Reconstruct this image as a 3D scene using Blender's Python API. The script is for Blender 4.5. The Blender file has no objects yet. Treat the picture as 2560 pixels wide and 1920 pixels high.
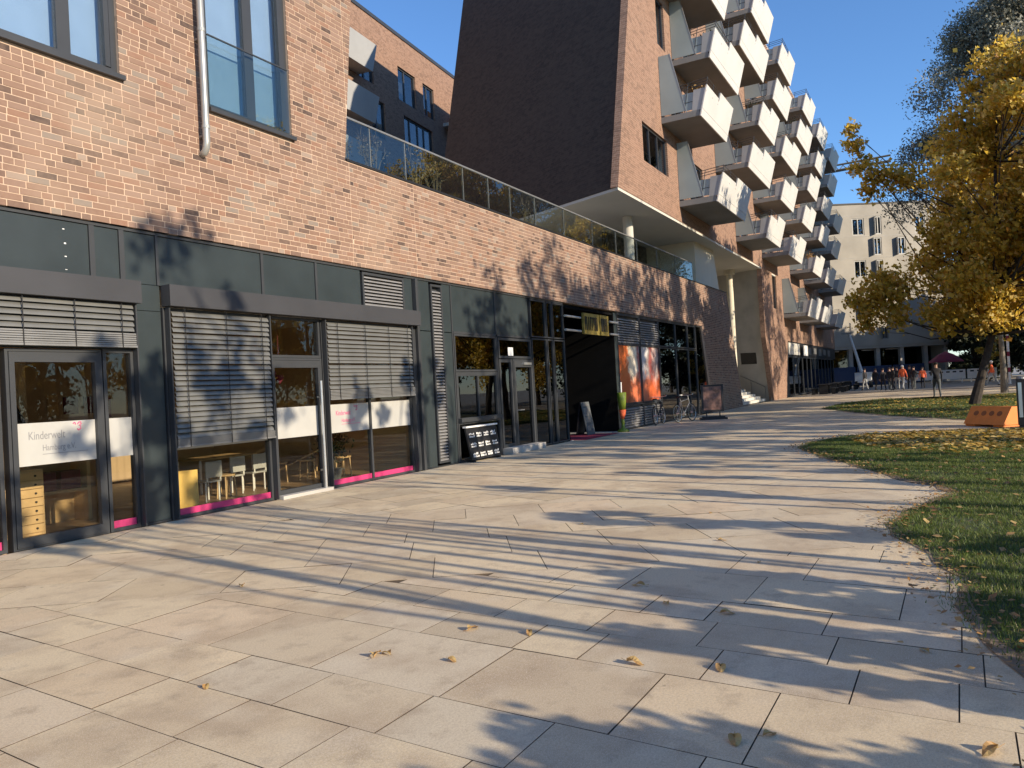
import bpy, bmesh, math, random
import numpy as np
from mathutils import Matrix, Vector
random.seed(7); RNG = np.random.default_rng(7)
R = math.radians
scene = bpy.context.scene
C = scene.collection

# ------------------------------------------------------------------ camera
HC = 1.55
def camera_axes():
    f = 1924.0
    dx = np.array([(2348-1280)/f, -(918-960)/f, -1.0]); dx /= np.linalg.norm(dx)
    up = np.array([-0.054, 1.0, 0.0]); up[2] = -(up[0]*dx[0]+up[1]*dx[1])/dx[2]
    up /= np.linalg.norm(up)
    return np.array([dx, np.cross(up, dx), up])
AX = camera_axes()
cam_data = bpy.data.cameras.new('camera'); cam = bpy.data.objects.new('camera', cam_data); C.objects.link(cam)
cam_data.sensor_width = 36.0; cam_data.lens = 1924.0/2560*36.0
cam_data.clip_start = 0.05; cam_data.clip_end = 3000
m4 = Matrix.Identity(4)
for i in range(3):
    for j in range(3): m4[i][j] = AX[i][j]
m4[2][3] = HC
cam.matrix_world = m4
scene.camera = cam

# ------------------------------------------------------------------ light
SUN_EL, SUN_AZ = 20.0, 81.0            # elevation; direction of travel measured from +X towards +Y
world = bpy.data.worlds.new('World'); scene.world = world; world.use_nodes = True
nt = world.node_tree; nt.nodes.clear()
sky = nt.nodes.new('ShaderNodeTexSky'); sky.sky_type = 'NISHITA'; sky.sun_disc = False
sky.sun_elevation = R(SUN_EL); sky.sun_rotation = R(190.0)
sky.air_density = 1.0; sky.dust_density = 0.0; sky.ozone_density = 6.5; sky.altitude = 50
bg = nt.nodes.new('ShaderNodeBackground'); bg.inputs['Strength'].default_value = 0.15
wo = nt.nodes.new('ShaderNodeOutputWorld')
nt.links.new(sky.outputs[0], bg.inputs[0]); nt.links.new(bg.outputs[0], wo.inputs[0])
sd = bpy.data.lights.new('sun', 'SUN'); sd.energy = 4.3; sd.angle = R(0.5); sd.color = (1.0, 0.85, 0.66)
sun = bpy.data.objects.new('sun', sd); C.objects.link(sun)
tv = Vector((math.cos(R(SUN_AZ))*math.cos(R(SUN_EL)), math.sin(R(SUN_AZ))*math.cos(R(SUN_EL)), -math.sin(R(SUN_EL))))
sun.rotation_euler = tv.to_track_quat('-Z', 'Y').to_euler(); sun.location = (-5, -60, 40)
scene.view_settings.view_transform = 'Standard'; scene.view_settings.look = 'None'
scene.view_settings.exposure = 0.62; scene.view_settings.gamma = 1.0

# ------------------------------------------------------------------ helpers
WLOC = {}                                # world location of every root / part origin

class MB:
    def __init__(s): s.v = []; s.f = []; s.m = []
    def add(s, vs, fs, mi=0):
        o = len(s.v); s.v += [tuple(p) for p in vs]; s.f += [tuple(o+i for i in f) for f in fs]; s.m += [mi]*len(fs); return s
    def box(s, x0, x1, y0, y1, z0, z1, mi=0):
        v = [(x, y, z) for z in (z0, z1) for y in (y0, y1) for x in (x0, x1)]
        return s.add(v, [(0,2,3,1), (4,5,7,6), (0,1,5,4), (2,6,7,3), (0,4,6,2), (1,3,7,5)], mi)
    def hexa(s, b, t, mi=0):             # bottom quad and top quad, same order (counter-clockwise from above)
        return s.add(list(b)+list(t), [(3,2,1,0), (4,5,6,7), (0,1,5,4), (1,2,6,5), (2,3,7,6), (3,0,4,7)], mi)
    def xzprism(s, poly, y0, y1, mi=0):  # polygon in x/z (counter-clockwise seen from -y), extruded along y
        n = len(poly); v = [(x, y0, z) for x, z in poly]+[(x, y1, z) for x, z in poly]
        f = [tuple(range(n)), tuple(range(2*n-1, n-1, -1))]+[(i, n+i, n+(i+1) % n, (i+1) % n) for i in range(n)]
        return s.add(v, f, mi)
    def xyprism(s, poly, z0, z1, mi=0):  # polygon in x/y counter-clockwise from above
        n = len(poly); v = [(x, y, z1) for x, y in poly]+[(x, y, z0) for x, y in poly]
        f = [tuple(range(n)), tuple(range(2*n-1, n-1, -1))]+[(i, n+i, n+(i+1) % n, (i+1) % n) for i in range(n)]
        return s.add(v, f, mi)
    def frame(s, x0, x1, z0, z1, w, y0, y1, wb=None, wt=None, mi=0):
        wb = w if wb is None else wb; wt = w if wt is None else wt
        s.box(x0, x0+w, y0, y1, z0, z1, mi); s.box(x1-w, x1, y0, y1, z0, z1, mi)
        s.box(x0+w, x1-w, y0, y1, z0, z0+wb, mi); s.box(x0+w, x1-w, y0, y1, z1-wt, z1, mi); return s
    def tube(s, pts, rad, n=8, mi=0, cap=True):
        pts = [Vector(p) for p in pts]
        if not hasattr(rad, '__len__'): rad = [rad]*len(pts)
        o = len(s.v); ref = None
        for i, p in enumerate(pts):
            a = pts[max(i-1, 0)]; b = pts[min(i+1, len(pts)-1)]; d = (b-a)
            if d.length < 1e-9: d = Vector((0, 0, 1))
            d.normalize()
            if ref is None:
                ref = Vector((0, 0, 1)) if abs(d.z) < .9 else Vector((1, 0, 0))
            u = d.cross(ref)
            if u.length < 1e-6: u = d.cross(Vector((0, 1, 0)))
            u.normalize(); w = d.cross(u); ref = -(d.cross(w)) if False else ref
            for k in range(n):
                t = 2*math.pi*k/n; s.v.append(tuple(p+u*(rad[i]*math.cos(t))+w*(rad[i]*math.sin(t))))
        for i in range(len(pts)-1):
            for k in range(n):
                s.f.append((o+i*n+k, o+i*n+(k+1) % n, o+(i+1)*n+(k+1) % n, o+(i+1)*n+k)); s.m.append(mi)
        if cap:
            s.f.append(tuple(o+k for k in range(n-1, -1, -1))); s.m.append(mi)
            s.f.append(tuple(o+(len(pts)-1)*n+k for k in range(n))); s.m.append(mi)
        return s
    def lathe(s, c, prof, n=20, mi=0):   # profile (r, z) about a vertical axis
        o = len(s.v)
        for r, z in prof:
            for k in range(n):
                t = 2*math.pi*k/n; s.v.append((c[0]+r*math.cos(t), c[1]+r*math.sin(t), c[2]+z))
        for i in range(len(prof)-1):
            for k in range(n):
                s.f.append((o+i*n+k, o+i*n+(k+1) % n, o+(i+1)*n+(k+1) % n, o+(i+1)*n+k)); s.m.append(mi)
        s.f.append(tuple(o+k for k in range(n-1, -1, -1))); s.m.append(mi)
        s.f.append(tuple(o+(len(prof)-1)*n+k for k in range(n))); s.m.append(mi)
        return s
    def mesh(s, name, mats, off=(0, 0, 0)):
        me = bpy.data.meshes.new(name)
        me.from_pydata([(x-off[0], y-off[1], z-off[2]) for x, y, z in s.v], [], s.f)
        for m in (mats if isinstance(mats, (list, tuple)) else [mats]): me.materials.append(m)
        if any(s.m): me.polygons.foreach_set('material_index', s.m)
        me.update(); return me
    def build(s, name, mats, parent=None, loc=None, smooth=False):
        """links one mesh object; vertices are in world space"""
        base = WLOC[parent.name] if parent else (loc or (0, 0, 0))
        me = s.mesh(name, mats, base)
        if smooth: me.polygons.foreach_set('use_smooth', [True]*len(me.polygons))
        o = bpy.data.objects.new(name, me); C.objects.link(o)
        if parent: o.parent = parent
        else: o.location = base
        WLOC[o.name] = base
        return o

def tag(o, label=None, cat=None, group=None, kind=None):
    if label: o['label'] = label
    if cat: o['category'] = cat
    if group: o['group'] = group
    if kind: o['kind'] = kind
    return o
def thing(name, label, cat, loc=(0, 0, 0), group=None):
    o = bpy.data.objects.new(name, None); C.objects.link(o); o.location = loc; o.empty_display_size = .2
    WLOC[o.name] = tuple(loc); return tag(o, label, cat, group)
def put(name, me, parent, loc):           # a mesh shared between look-alike pieces, at a world position
    o = bpy.data.objects.new(name, me); C.objects.link(o); o.parent = parent
    b = WLOC[parent.name]; o.location = (loc[0]-b[0], loc[1]-b[1], loc[2]-b[2]); return o
def copy_tree(o, parent=None):
    c = o.copy(); C.objects.link(c); c.parent = parent
    for ch in list(o.children): copy_tree(ch, c)
    return c
def np_mesh(name, V, k, mats):            # V: (n, k, 3) array, one k-gon each
    n = len(V); me = bpy.data.meshes.new(name)
    me.vertices.add(n*k); me.loops.add(n*k); me.polygons.add(n)
    me.vertices.foreach_set('co', np.ascontiguousarray(V, dtype=np.float32).ravel())
    me.loops.foreach_set('vertex_index', np.arange(n*k, dtype=np.int32))
    me.polygons.foreach_set('loop_start', np.arange(0, n*k, k, dtype=np.int32))
    for m in (mats if isinstance(mats, (list, tuple)) else [mats]): me.materials.append(m)
    me.update(); me.validate(); return me

# ------------------------------------------------------------------ materials
def new_mat(name):
    m = bpy.data.materials.new(name); m.use_nodes = True
    t = m.node_tree; b = t.nodes['Principled BSDF']; return m, t, b
def nd(t, kind, **kw):
    n = t.nodes.new(kind)
    for k, v in kw.items():
        if k in n.inputs.keys() if hasattr(n.inputs, 'keys') else False: n.inputs[k].default_value = v
        else: setattr(n, k, v)
    return n
def ramp(t, stops, interp='LINEAR'):
    r = t.nodes.new('ShaderNodeValToRGB'); r.color_ramp.interpolation = interp
    e = r.color_ramp.elements
    while len(e) > 1: e.remove(e[-1])
    e[0].position = stops[0][0]; e[0].color = (*stops[0][1], 1)
    for p, c in stops[1:]:
        x = e.new(p); x.color = (*c, 1)
    return r
def mixc(t, fac, a, b, mode='MIX'):
    n = t.nodes.new('ShaderNodeMix'); n.data_type = 'RGBA'; n.blend_type = mode
    for sock, val in ((n.inputs[0], fac), (n.inputs[6], a), (n.inputs[7], b)):
        if isinstance(val, (int, float)): sock.default_value = val
        elif isinstance(val, tuple): sock.default_value = (*val, 1)
        else: t.links.new(val, sock)
    return n.outputs[2]
def noise(t, scale, detail=3, rough=.55, vec=None):
    n = t.nodes.new('ShaderNodeTexNoise'); n.inputs['Scale'].default_value = scale
    n.inputs['Detail'].default_value = detail; n.inputs['Roughness'].default_value = rough
    if vec is None:
        g = t.nodes.new('ShaderNodeNewGeometry'); vec = g.outputs['Position']
    t.links.new(vec, n.inputs['Vector']); return n
def rng(t, val, a, b, c, d):
    n = t.nodes.new('ShaderNodeMapRange'); t.links.new(val, n.inputs[0])
    for i, x in zip((1, 2, 3, 4), (a, b, c, d)): n.inputs[i].default_value = x
    return n.outputs[0]
def bump(t, b, val, strength=.2, dist=.01):
    n = t.nodes.new('ShaderNodeBump'); n.inputs['Strength'].default_value = strength; n.inputs['Distance'].default_value = dist
    t.links.new(val, n.inputs['Height']); t.links.new(n.outputs[0], b.inputs['Normal'])
def plain(name, col, rough=.6, metal=0.0, var=.12, scale=3.0, bmp=0.0, bscale=60.0, spec=.5):
    m, t, b = new_mat(name)
    n = noise(t, scale, 4)
    lo = tuple(max(0, c*(1-var)) for c in col); hi = tuple(min(1, c*(1+var)) for c in col)
    t.links.new(mixc(t, rng(t, n.outputs[0], .3, .7, 0, 1), lo, hi), b.inputs['Base Color'])
    b.inputs['Roughness'].default_value = rough; b.inputs['Metallic'].default_value = metal
    b.inputs['Specular IOR Level'].default_value = spec
    if bmp: bump(t, b, noise(t, bscale, 3).outputs[0], bmp, .01)
    return m
def glass_mat(name, tint=(.85, .9, .88), ior=1.6, rough=0.0):
    m, t, b = new_mat(name); t.nodes.remove(b)
    tr = t.nodes.new('ShaderNodeBsdfTransparent'); tr.inputs[0].default_value = (*tint, 1)
    gl = t.nodes.new('ShaderNodeBsdfGlossy'); gl.inputs['Roughness'].default_value = rough
    fr = t.nodes.new('ShaderNodeFresnel')
    g = t.nodes.new('ShaderNodeNewGeometry')         # same reflection on both faces of the thin pane
    t.links.new(rng(t, g.outputs['Backfacing'], 0, 1, ior, 1/ior), fr.inputs[0])
    n = noise(t, 1.3, 1)                       # panes are never quite flat
    bp = t.nodes.new('ShaderNodeBump'); bp.inputs['Strength'].default_value = .02; bp.inputs['Distance'].default_value = .05
    t.links.new(n.outputs[0], bp.inputs['Height']); t.links.new(bp.outputs[0], gl.inputs['Normal'])
    mx = t.nodes.new('ShaderNodeMixShader'); t.links.new(fr.outputs[0], mx.inputs[0])
    t.links.new(tr.outputs[0], mx.inputs[1]); t.links.new(gl.outputs[0], mx.inputs[2])
    t.links.new(mx.outputs[0], t.nodes['Material Output'].inputs[0]); return m

M = {}
def brick_materials():
    pal = [(0, (.240,.150,.106)), (.12, (.219,.135,.095)), (.24, (.254,.163,.118)), (.36, (.230,.145,.104)), (.48, (.264,.174,.130)),
           (.58, (.240,.157,.117)), (.66, (.248,.140,.094)), (.75, (.163,.104,.078)), (.84, (.120,.078,.060)), (.91, (.220,.184,.152)), (.955, (.30,.232,.183)), (.975, (.072,.05,.043))]
    m, t, b = new_mat('clinker_brick')
    g = t.nodes.new('ShaderNodeNewGeometry'); oi = t.nodes.new('ShaderNodeObjectInfo')
    a = t.nodes.new('ShaderNodeMath'); a.operation = 'ADD'; t.links.new(g.outputs['Random Per Island'], a.inputs[0]); t.links.new(oi.outputs['Random'], a.inputs[1])
    fr = t.nodes.new('ShaderNodeMath'); fr.operation = 'FRACT'; t.links.new(a.outputs[0], fr.inputs[0])
    rp = ramp(t, pal, 'CONSTANT'); t.links.new(fr.outputs[0], rp.inputs[0])
    n1 = noise(t, 18, 4); c1 = mixc(t, rng(t, n1.outputs[0], .3, .75, 0, .30), rp.outputs[0], (.32,.215,.155))
    n2 = noise(t, .55, 3); c2 = mixc(t, rng(t, n2.outputs[0], .52, .74, 0, .40), c1, (.37,.29,.215))   # lime bloom in patches
    t.links.new(c2, b.inputs['Base Color']); b.inputs['Roughness'].default_value = .82
    b.inputs['Specular IOR Level'].default_value = .3
    bump(t, b, noise(t, 90, 4).outputs[0], .35, .006)
    M['brick'] = m
    M['mortar'] = plain('mortar', (.55,.405,.295), .95, var=.14, scale=4, bmp=.4, bscale=120)
    # walls too far off to tell the bricks apart
    def far(name, c1, c2, c3, mo):
        m, t, b = new_mat(name)
        g = t.nodes.new('ShaderNodeNewGeometry'); sp = t.nodes.new('ShaderNodeSeparateXYZ'); t.links.new(g.outputs['Position'], sp.inputs[0])
        ad = t.nodes.new('ShaderNodeMath'); ad.operation = 'ADD'; t.links.new(sp.outputs[0], ad.inputs[0]); t.links.new(sp.outputs[1], ad.inputs[1])
        cb = t.nodes.new('ShaderNodeCombineXYZ'); t.links.new(ad.outputs[0], cb.inputs[0]); t.links.new(sp.outputs[2], cb.inputs[1])
        br = t.nodes.new('ShaderNodeTexBrick'); t.links.new(cb.outputs[0], br.inputs['Vector'])
        br.inputs['Scale'].default_value = 1; br.inputs['Brick Width'].default_value = .25; br.inputs['Row Height'].default_value = .0833
        br.inputs['Mortar Size'].default_value = .006; br.inputs['Mortar Smooth'].default_value = .2; br.inputs['Bias'].default_value = -.1
        br.inputs['Color1'].default_value = (*c1, 1); br.inputs['Color2'].default_value = (*c2, 1); br.inputs['Mortar'].default_value = (*mo, 1)
        br.offset = .37; br.squash = .6; br.squash_frequency = 3
        vo = t.nodes.new('ShaderNodeTexVoronoi'); vo.inputs['Scale'].default_value = 1
        mp = t.nodes.new('ShaderNodeMapping'); mp.inputs['Scale'].default_value = (4.2, 12, 1); t.links.new(cb.outputs[0], mp.inputs[0]); t.links.new(mp.outputs[0], vo.inputs['Vector'])
        sh = t.nodes.new('ShaderNodeSeparateColor'); t.links.new(vo.outputs['Color'], sh.inputs[0])
        c = mixc(t, rng(t, sh.outputs[0], .74, .80, 0, .38), br.outputs['Color'], c3)
        c = mixc(t, rng(t, noise(t, .5, 3).outputs[0], .45, .75, 0, .3), c, tuple(min(1, x*1.18) for x in c1))
        t.links.new(c, b.inputs['Base Color']); b.inputs['Roughness'].default_value = .85; b.inputs['Specular IOR Level'].default_value = .25
        bump(t, b, br.outputs['Fac'], -.5, .012)
        return m
    M['brick_far'] = far('clinker_wall', (.288,.174,.12), (.216,.125,.084), (.116,.075,.057), (.40,.295,.22))
    M['brick_shaded'] = far('shaded_clinker_wall', (.070,.054,.042), (.046,.036,.030), (.028,.023,.02), (.085,.066,.052))  # same clinker, its colour darkened to hold the shade of the tower side
brick_materials()

def slab_material():
    m, t, b = new_mat('paving_slab')
    g = t.nodes.new('ShaderNodeNewGeometry'); oi = t.nodes.new('ShaderNodeObjectInfo')
    a = t.nodes.new('ShaderNodeMath'); a.operation = 'ADD'; t.links.new(g.outputs['Random Per Island'], a.inputs[0]); t.links.new(oi.outputs['Random'], a.inputs[1])
    fr = t.nodes.new('ShaderNodeMath'); fr.operation = 'FRACT'; t.links.new(a.outputs[0], fr.inputs[0])
    rp = ramp(t, [(0, (.70,.58,.375)), (.16, (.78,.64,.41)), (.3, (.61,.49,.305)), (.42, (.74,.615,.41)), (.55, (.52,.43,.285)), (.66, (.75,.585,.375)), (.78, (.63,.555,.40)), (.9, (.68,.535,.335)), (1, (.73,.605,.395))])
    t.links.new(fr.outputs[0], rp.inputs[0])
    c = mixc(t, rng(t, noise(t, 1.3, 6, .62).outputs[0], .47, .64, 0, .62), rp.outputs[0], (.40,.295,.185))     # brown stains
    c = mixc(t, rng(t, noise(t, 4.5, 5, .65).outputs[0], .53, .68, 0, .55), c, (.34,.26,.17))
    c = mixc(t, rng(t, noise(t, 2.1, 3, .5).outputs[0], .55, .72, 0, .35), c, (.74,.66,.50))
    c = mixc(t, rng(t, noise(t, 75, 4, .7).outputs[0], .42, .66, 0, .50), c, (.38,.295,.20))                  # exposed grain
    c = mixc(t, rng(t, noise(t, 190, 2, .5).outputs[0], .52, .66, 0, .55), c, (.80,.72,.58))
    vo = t.nodes.new('ShaderNodeTexVoronoi'); vo.inputs['Scale'].default_value = 2.6; g2 = t.nodes.new('ShaderNodeNewGeometry'); t.links.new(g2.outputs['Position'], vo.inputs['Vector'])
    c = mixc(t, rng(t, vo.outputs['Distance'], .035, .05, .6, 0), c, (.22,.17,.12))                           # old gum spots
    t.links.new(c, b.inputs['Base Color']); b.inputs['Roughness'].default_value = .72; b.inputs['Specular IOR Level'].default_value = .35
    bump(t, b, noise(t, 220, 4, .7).outputs[0], .30, .004)
    return m
M['slab'] = slab_material()
M['joint'] = plain('joint_sand', (.10,.072,.045), .95, var=.3, scale=20)
M['frame'] = plain('anthracite_frame', (.042,.045,.048), .42, .0, var=.10, scale=2.0, spec=.45)
M['panel'] = plain('slate_cladding', (.030,.040,.042), .36, .0, var=.16, scale=1.6, spec=.5)
M['panel_grey'] = plain('grey_box', (.047,.048,.052), .45, var=.10, scale=1.4)
M['black'] = plain('black_metal', (.012,.012,.013), .5)
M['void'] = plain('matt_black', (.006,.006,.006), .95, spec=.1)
M['slat'] = plain('aluminium_slat', (.165,.165,.15), .45, .25, var=.10, scale=3)
M['louvre'] = plain('grey_louvre', (.30,.295,.29), .4, .3, var=.1)
M['zinc'] = plain('painted_downpipe', (.40,.40,.37), .35, .4, var=.12, scale=3)
M['steel'] = plain('brushed_steel', (.70,.70,.68), .3, .85, var=.08)
M['glass'] = glass_mat('shop_glass', (.92,.92,.88), 1.4)
M['glass_sky'] = glass_mat('coated_window_glass', (.74,.82,.90), 1.9)
M['glass_dark'] = glass_mat('tinted_glass', (.30,.33,.33), 1.7)
M['glass_rail'] = glass_mat('balustrade_glass', (.88,.92,.90), 1.55)
M['film'] = plain('white_film', (.42,.415,.38), .55, var=.05)
M['pink'] = plain('pink_strip', (.55,.04,.15), .5, var=.06)
M['text_grey'] = plain('grey_lettering', (.22,.22,.22), .6)
M['text_pink'] = plain('pink_lettering', (.70,.08,.22), .6)
M['white'] = plain('white_paint', (.78,.77,.73), .5, var=.05)
M['white_panel'] = plain('white_balcony_panel', (.62,.61,.57), .55, var=.05, scale=.8)
M['concrete'] = plain('fair_faced_concrete', (.42,.40,.36), .85, var=.16, scale=.9, bmp=.25, bscale=40)
M['slab_grey'] = plain('grey_balcony_slab', (.22,.22,.21), .85, var=.12, scale=.8)
M['side_and_shade_grey'] = plain('grey_side_and_shaded_panel', (.36,.365,.36), .6, var=.08, scale=.8)
M['cream'] = plain('cream_render', (.66,.60,.46), .85, var=.06, scale=.7)
M['soffit'] = plain('pale_soffit', (.58,.56,.49), .85, var=.05, scale=.6)
M['frost'] = plain('frosted_glass', (.30,.36,.36), .25, var=.08, scale=.9)
M['wood_floor'] = plain('oak_floor', (.34,.22,.12), .45, var=.25, scale=5)
M['room'] = plain('warm_wall', (.50,.36,.22), .9, var=.08)
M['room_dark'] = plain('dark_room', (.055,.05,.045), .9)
M['birch'] = plain('birch_plywood', (.60,.40,.19), .5, var=.12, scale=6)
M['yellow'] = plain('yellow_plywood', (.80,.52,.12), .5, var=.08)
M['beige'] = plain('beige_concrete', (.41,.38,.32), .9, var=.14, scale=.35, bmp=.1, bscale=4)
M['blue_pane'] = glass_mat('blue_window', (.25,.36,.50), 2.7)
M['grass_soil'] = plain('turf_soil', (.055,.07,.028), .95, var=.4, scale=2.5)
M['soil'] = plain('bare_soil', (.26,.19,.125), .95, var=.4, scale=9, bmp=.6, bscale=60)
M['bark'] = plain('tree_bark', (.05,.04,.032), .95, var=.35, scale=9, bmp=.8, bscale=25)
M['bark_light'] = plain('grey_bark', (.20,.175,.14), .95, var=.3, scale=9, bmp=.6, bscale=25)
M['orange'] = plain('orange_plastic', (.82,.24,.04), .5, var=.10, scale=5)
M['orange_dark'] = plain('orange_mark', (.30,.10,.03), .7)
M['hiviz'] = plain('orange_workwear', (.90,.16,.05), .7, var=.1)
M['red'] = plain('red_cloth', (.20,.02,.045), .8)
M['blue'] = plain('blue_hoarding', (.015,.04,.11), .6)
M['skin'] = plain('skin', (.48,.29,.21), .6)
M['cloth_dark'] = plain('dark_cloth', (.022,.022,.026), .9)
M['cloth_grey'] = plain('grey_trousers', (.10,.11,.11), .9)
M['cloth_pale'] = plain('pale_trousers', (.42,.42,.40), .9)
M['maroon'] = plain('maroon_cloth', (.14,.03,.04), .9)
M['hair'] = plain('dark_hair', (.03,.022,.018), .8)
M['rubber'] = plain('tyre_rubber', (.02,.02,.02), .9)
M['dirt_road'] = plain('far_ground', (.34,.30,.24), .95, var=.2, scale=.3)
M['gold'] = plain('gilded_sign', (.50,.38,.10), .35, .6, var=.35, scale=6)
M['lime'] = plain('lime_paint', (.17,.23,.02), .5)
M['red_mat'] = plain('red_mat', (.32,.02,.05), .95)
M['metal_grey'] = plain('galvanised_metal', (.26,.26,.25), .45, .5)

def leaf_mat(name, stops, transl=.5, rough=.55):
    m, t, b = new_mat(name)
    g = t.nodes.new('ShaderNodeNewGeometry'); rp = ramp(t, stops); t.links.new(g.outputs['Random Per Island'], rp.inputs[0])
    n = noise(t, .8, 2); c = mixc(t, rng(t, n.outputs[0], .35, .65, 0, .35), rp.outputs[0], stops[len(stops)//2][1])
    t.links.new(c, b.inputs['Base Color']); b.inputs['Roughness'].default_value = rough
    tl = t.nodes.new('ShaderNodeBsdfTranslucent'); t.links.new(c, tl.inputs[0])
    mx = t.nodes.new('ShaderNodeMixShader'); mx.inputs[0].default_value = transl
    t.links.new(b.outputs[0], mx.inputs[1]); t.links.new(tl.outputs[0], mx.inputs[2])
    t.links.new(mx.outputs[0], t.nodes['Material Output'].inputs[0]); return m
M['leaf_gold'] = leaf_mat('golden_leaf', [(0, (.20,.19,.04)), (.2, (.46,.35,.055)), (.45, (.66,.45,.06)), (.7, (.76,.55,.09)), (.9, (.86,.73,.33)), (1, (.60,.27,.045))], .65)
M['leaf_grey'] = leaf_mat('grey_green_leaf', [(0, (.12,.125,.09)), (.4, (.21,.21,.155)), (.8, (.31,.30,.23)), (1, (.42,.40,.31))], .25)
M['leaf_dark'] = leaf_mat('dark_green_leaf', [(0, (.015,.022,.01)), (.6, (.03,.045,.018)), (1, (.07,.075,.03))], .2)
M['leaf_dry'] = leaf_mat('dry_leaf', [(0, (.20,.09,.03)), (.4, (.38,.19,.06)), (.75, (.48,.30,.11)), (1, (.55,.40,.16))], .2)
M['leaf_litter'] = leaf_mat('fallen_yellow_leaf', [(0, (.20,.11,.03)), (.35, (.48,.30,.05)), (.7, (.62,.42,.08)), (1, (.66,.52,.24))], .2)
M['grass'] = leaf_mat('grass_blade', [(0, (.06,.09,.015)), (.5, (.115,.185,.03)), (.85, (.18,.23,.05)), (1, (.32,.26,.11))], .3)
M['twig'] = plain('dry_stem', (.13,.105,.07), .9)

# ------------------------------------------------------------------ ground, paving, lawns
g = MB().add([(-400, -500, -.06), (900, -500, -.06), (900, 500, -.06), (-400, 500, -.06)], [(0, 1, 2, 3)]).build('ground', M['dirt_road'])
tag(g, kind='structure')
pv = MB().box(-9, 62, -6, 9.36, -.05, -.008).build('pavement', M['joint']); tag(pv, kind='structure')

def clip(poly, n, c):                       # keeps the side where n.p <= c
    out = []
    for i in range(len(poly)):
        a = poly[i]; b = poly[(i+1) % len(poly)]; da = a[0]*n[0]+a[1]*n[1]-c; db = b[0]*n[0]+b[1]*n[1]-c
        if da <= 0: out.append(a)
        if (da < 0 < db) or (db < 0 < da):
            t = da/(da-db); out.append((a[0]+(b[0]-a[0])*t, a[1]+(b[1]-a[1])*t))
    return out
def area(p): return .5*sum(p[i][0]*p[(i+1) % len(p)][1]-p[(i+1) % len(p)][0]*p[i][1] for i in range(len(p)))
SLABS = []
def zone(ang, origin, widths, lens, smin, smax, u0, halfplanes, seed):
    """rows run along ang; widths cycle across the rows, lens is the slab length for each width"""
    rr = random.Random(seed); d = (math.cos(ang), math.sin(ang)); n = (-d[1], d[0])
    s = smin; i = 0
    while s < smax:
        w = widths[i % len(widths)]; L = lens[i % len(lens)]
        u = u0+rr.uniform(0, L)
        while u < u0+75:
            l = L*rr.choice((1, 1, 1, .8))
            q = [(origin[0]+d[0]*a+n[0]*b, origin[1]+d[1]*a+n[1]*b) for a, b in ((u, s), (u+l, s), (u+l, s+w), (u, s+w))]
            if area(q) < 0: q.reverse()
            for hn, hc in halfplanes:
                if q: q = clip(q, hn, hc)
            if len(q) >= 3 and abs(area(q)) > .015: SLABS.append(q)
            u += l
        s += w; i += 1
NB = (.8335, .5525); CB = 6.58; CB2 = CB+3.75
base = [((0, 1), 9.345), ((0, -1), 4.5), ((-1, 0), 6), ((1, 0), 60)]
zone(R(-94.3), (3.405, 4.53), [-.47], [.72], 0, 0, 0, [], 1)
# first field: rows almost square to the shop fronts (measured row lines)
def rows1():
    rr = random.Random(3); xs = [-6]
    x = 3.405
    lines = [(x-.47*k) for k in range(0, 22)][::-1]
    lines += [3.405+.78, 3.405+.78+.48, 3.405+.78+.96]
    while lines[-1] < 13: lines.append(lines[-1]+rr.choice((.47, .47, .77)))
    sl = .0757
    for a, b in zip(lines, lines[1:]):
        w = b-a; L = .96 if w > .6 else .72; y = -6+rr.uniform(0, L)
        while y < 9.4:
            l = L*rr.choice((1, 1, 1, 1, .62))
            f = lambda x, yy: (x+sl*(yy-4.53), yy-.02*(x-a))
            q = [f(a, y), f(b, y), f(b, y+l), f(a, y+l)]
            for hn, hc in base+[(NB, CB)]:
                if q: q = clip(q, hn, hc)
            if len(q) >= 3 and abs(area(q)) > .012: SLABS.append(q)
            y += l
rows1()
a2 = math.atan2(-.8335, .5525)
zone(a2, (3.41, 6.76), [.80, .84, .55], [.98, .98, .9], 0, 4.4, -12, base+[((-NB[0], -NB[1]), -CB), (NB, CB2)], 5)
zone(R(-21), (9.0, 8.0), [.62, .8, .62, .47], [.95, 1.1, .9, .72], -26, 40, -12, base+[((-NB[0], -NB[1]), -CB2)], 6)

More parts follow.
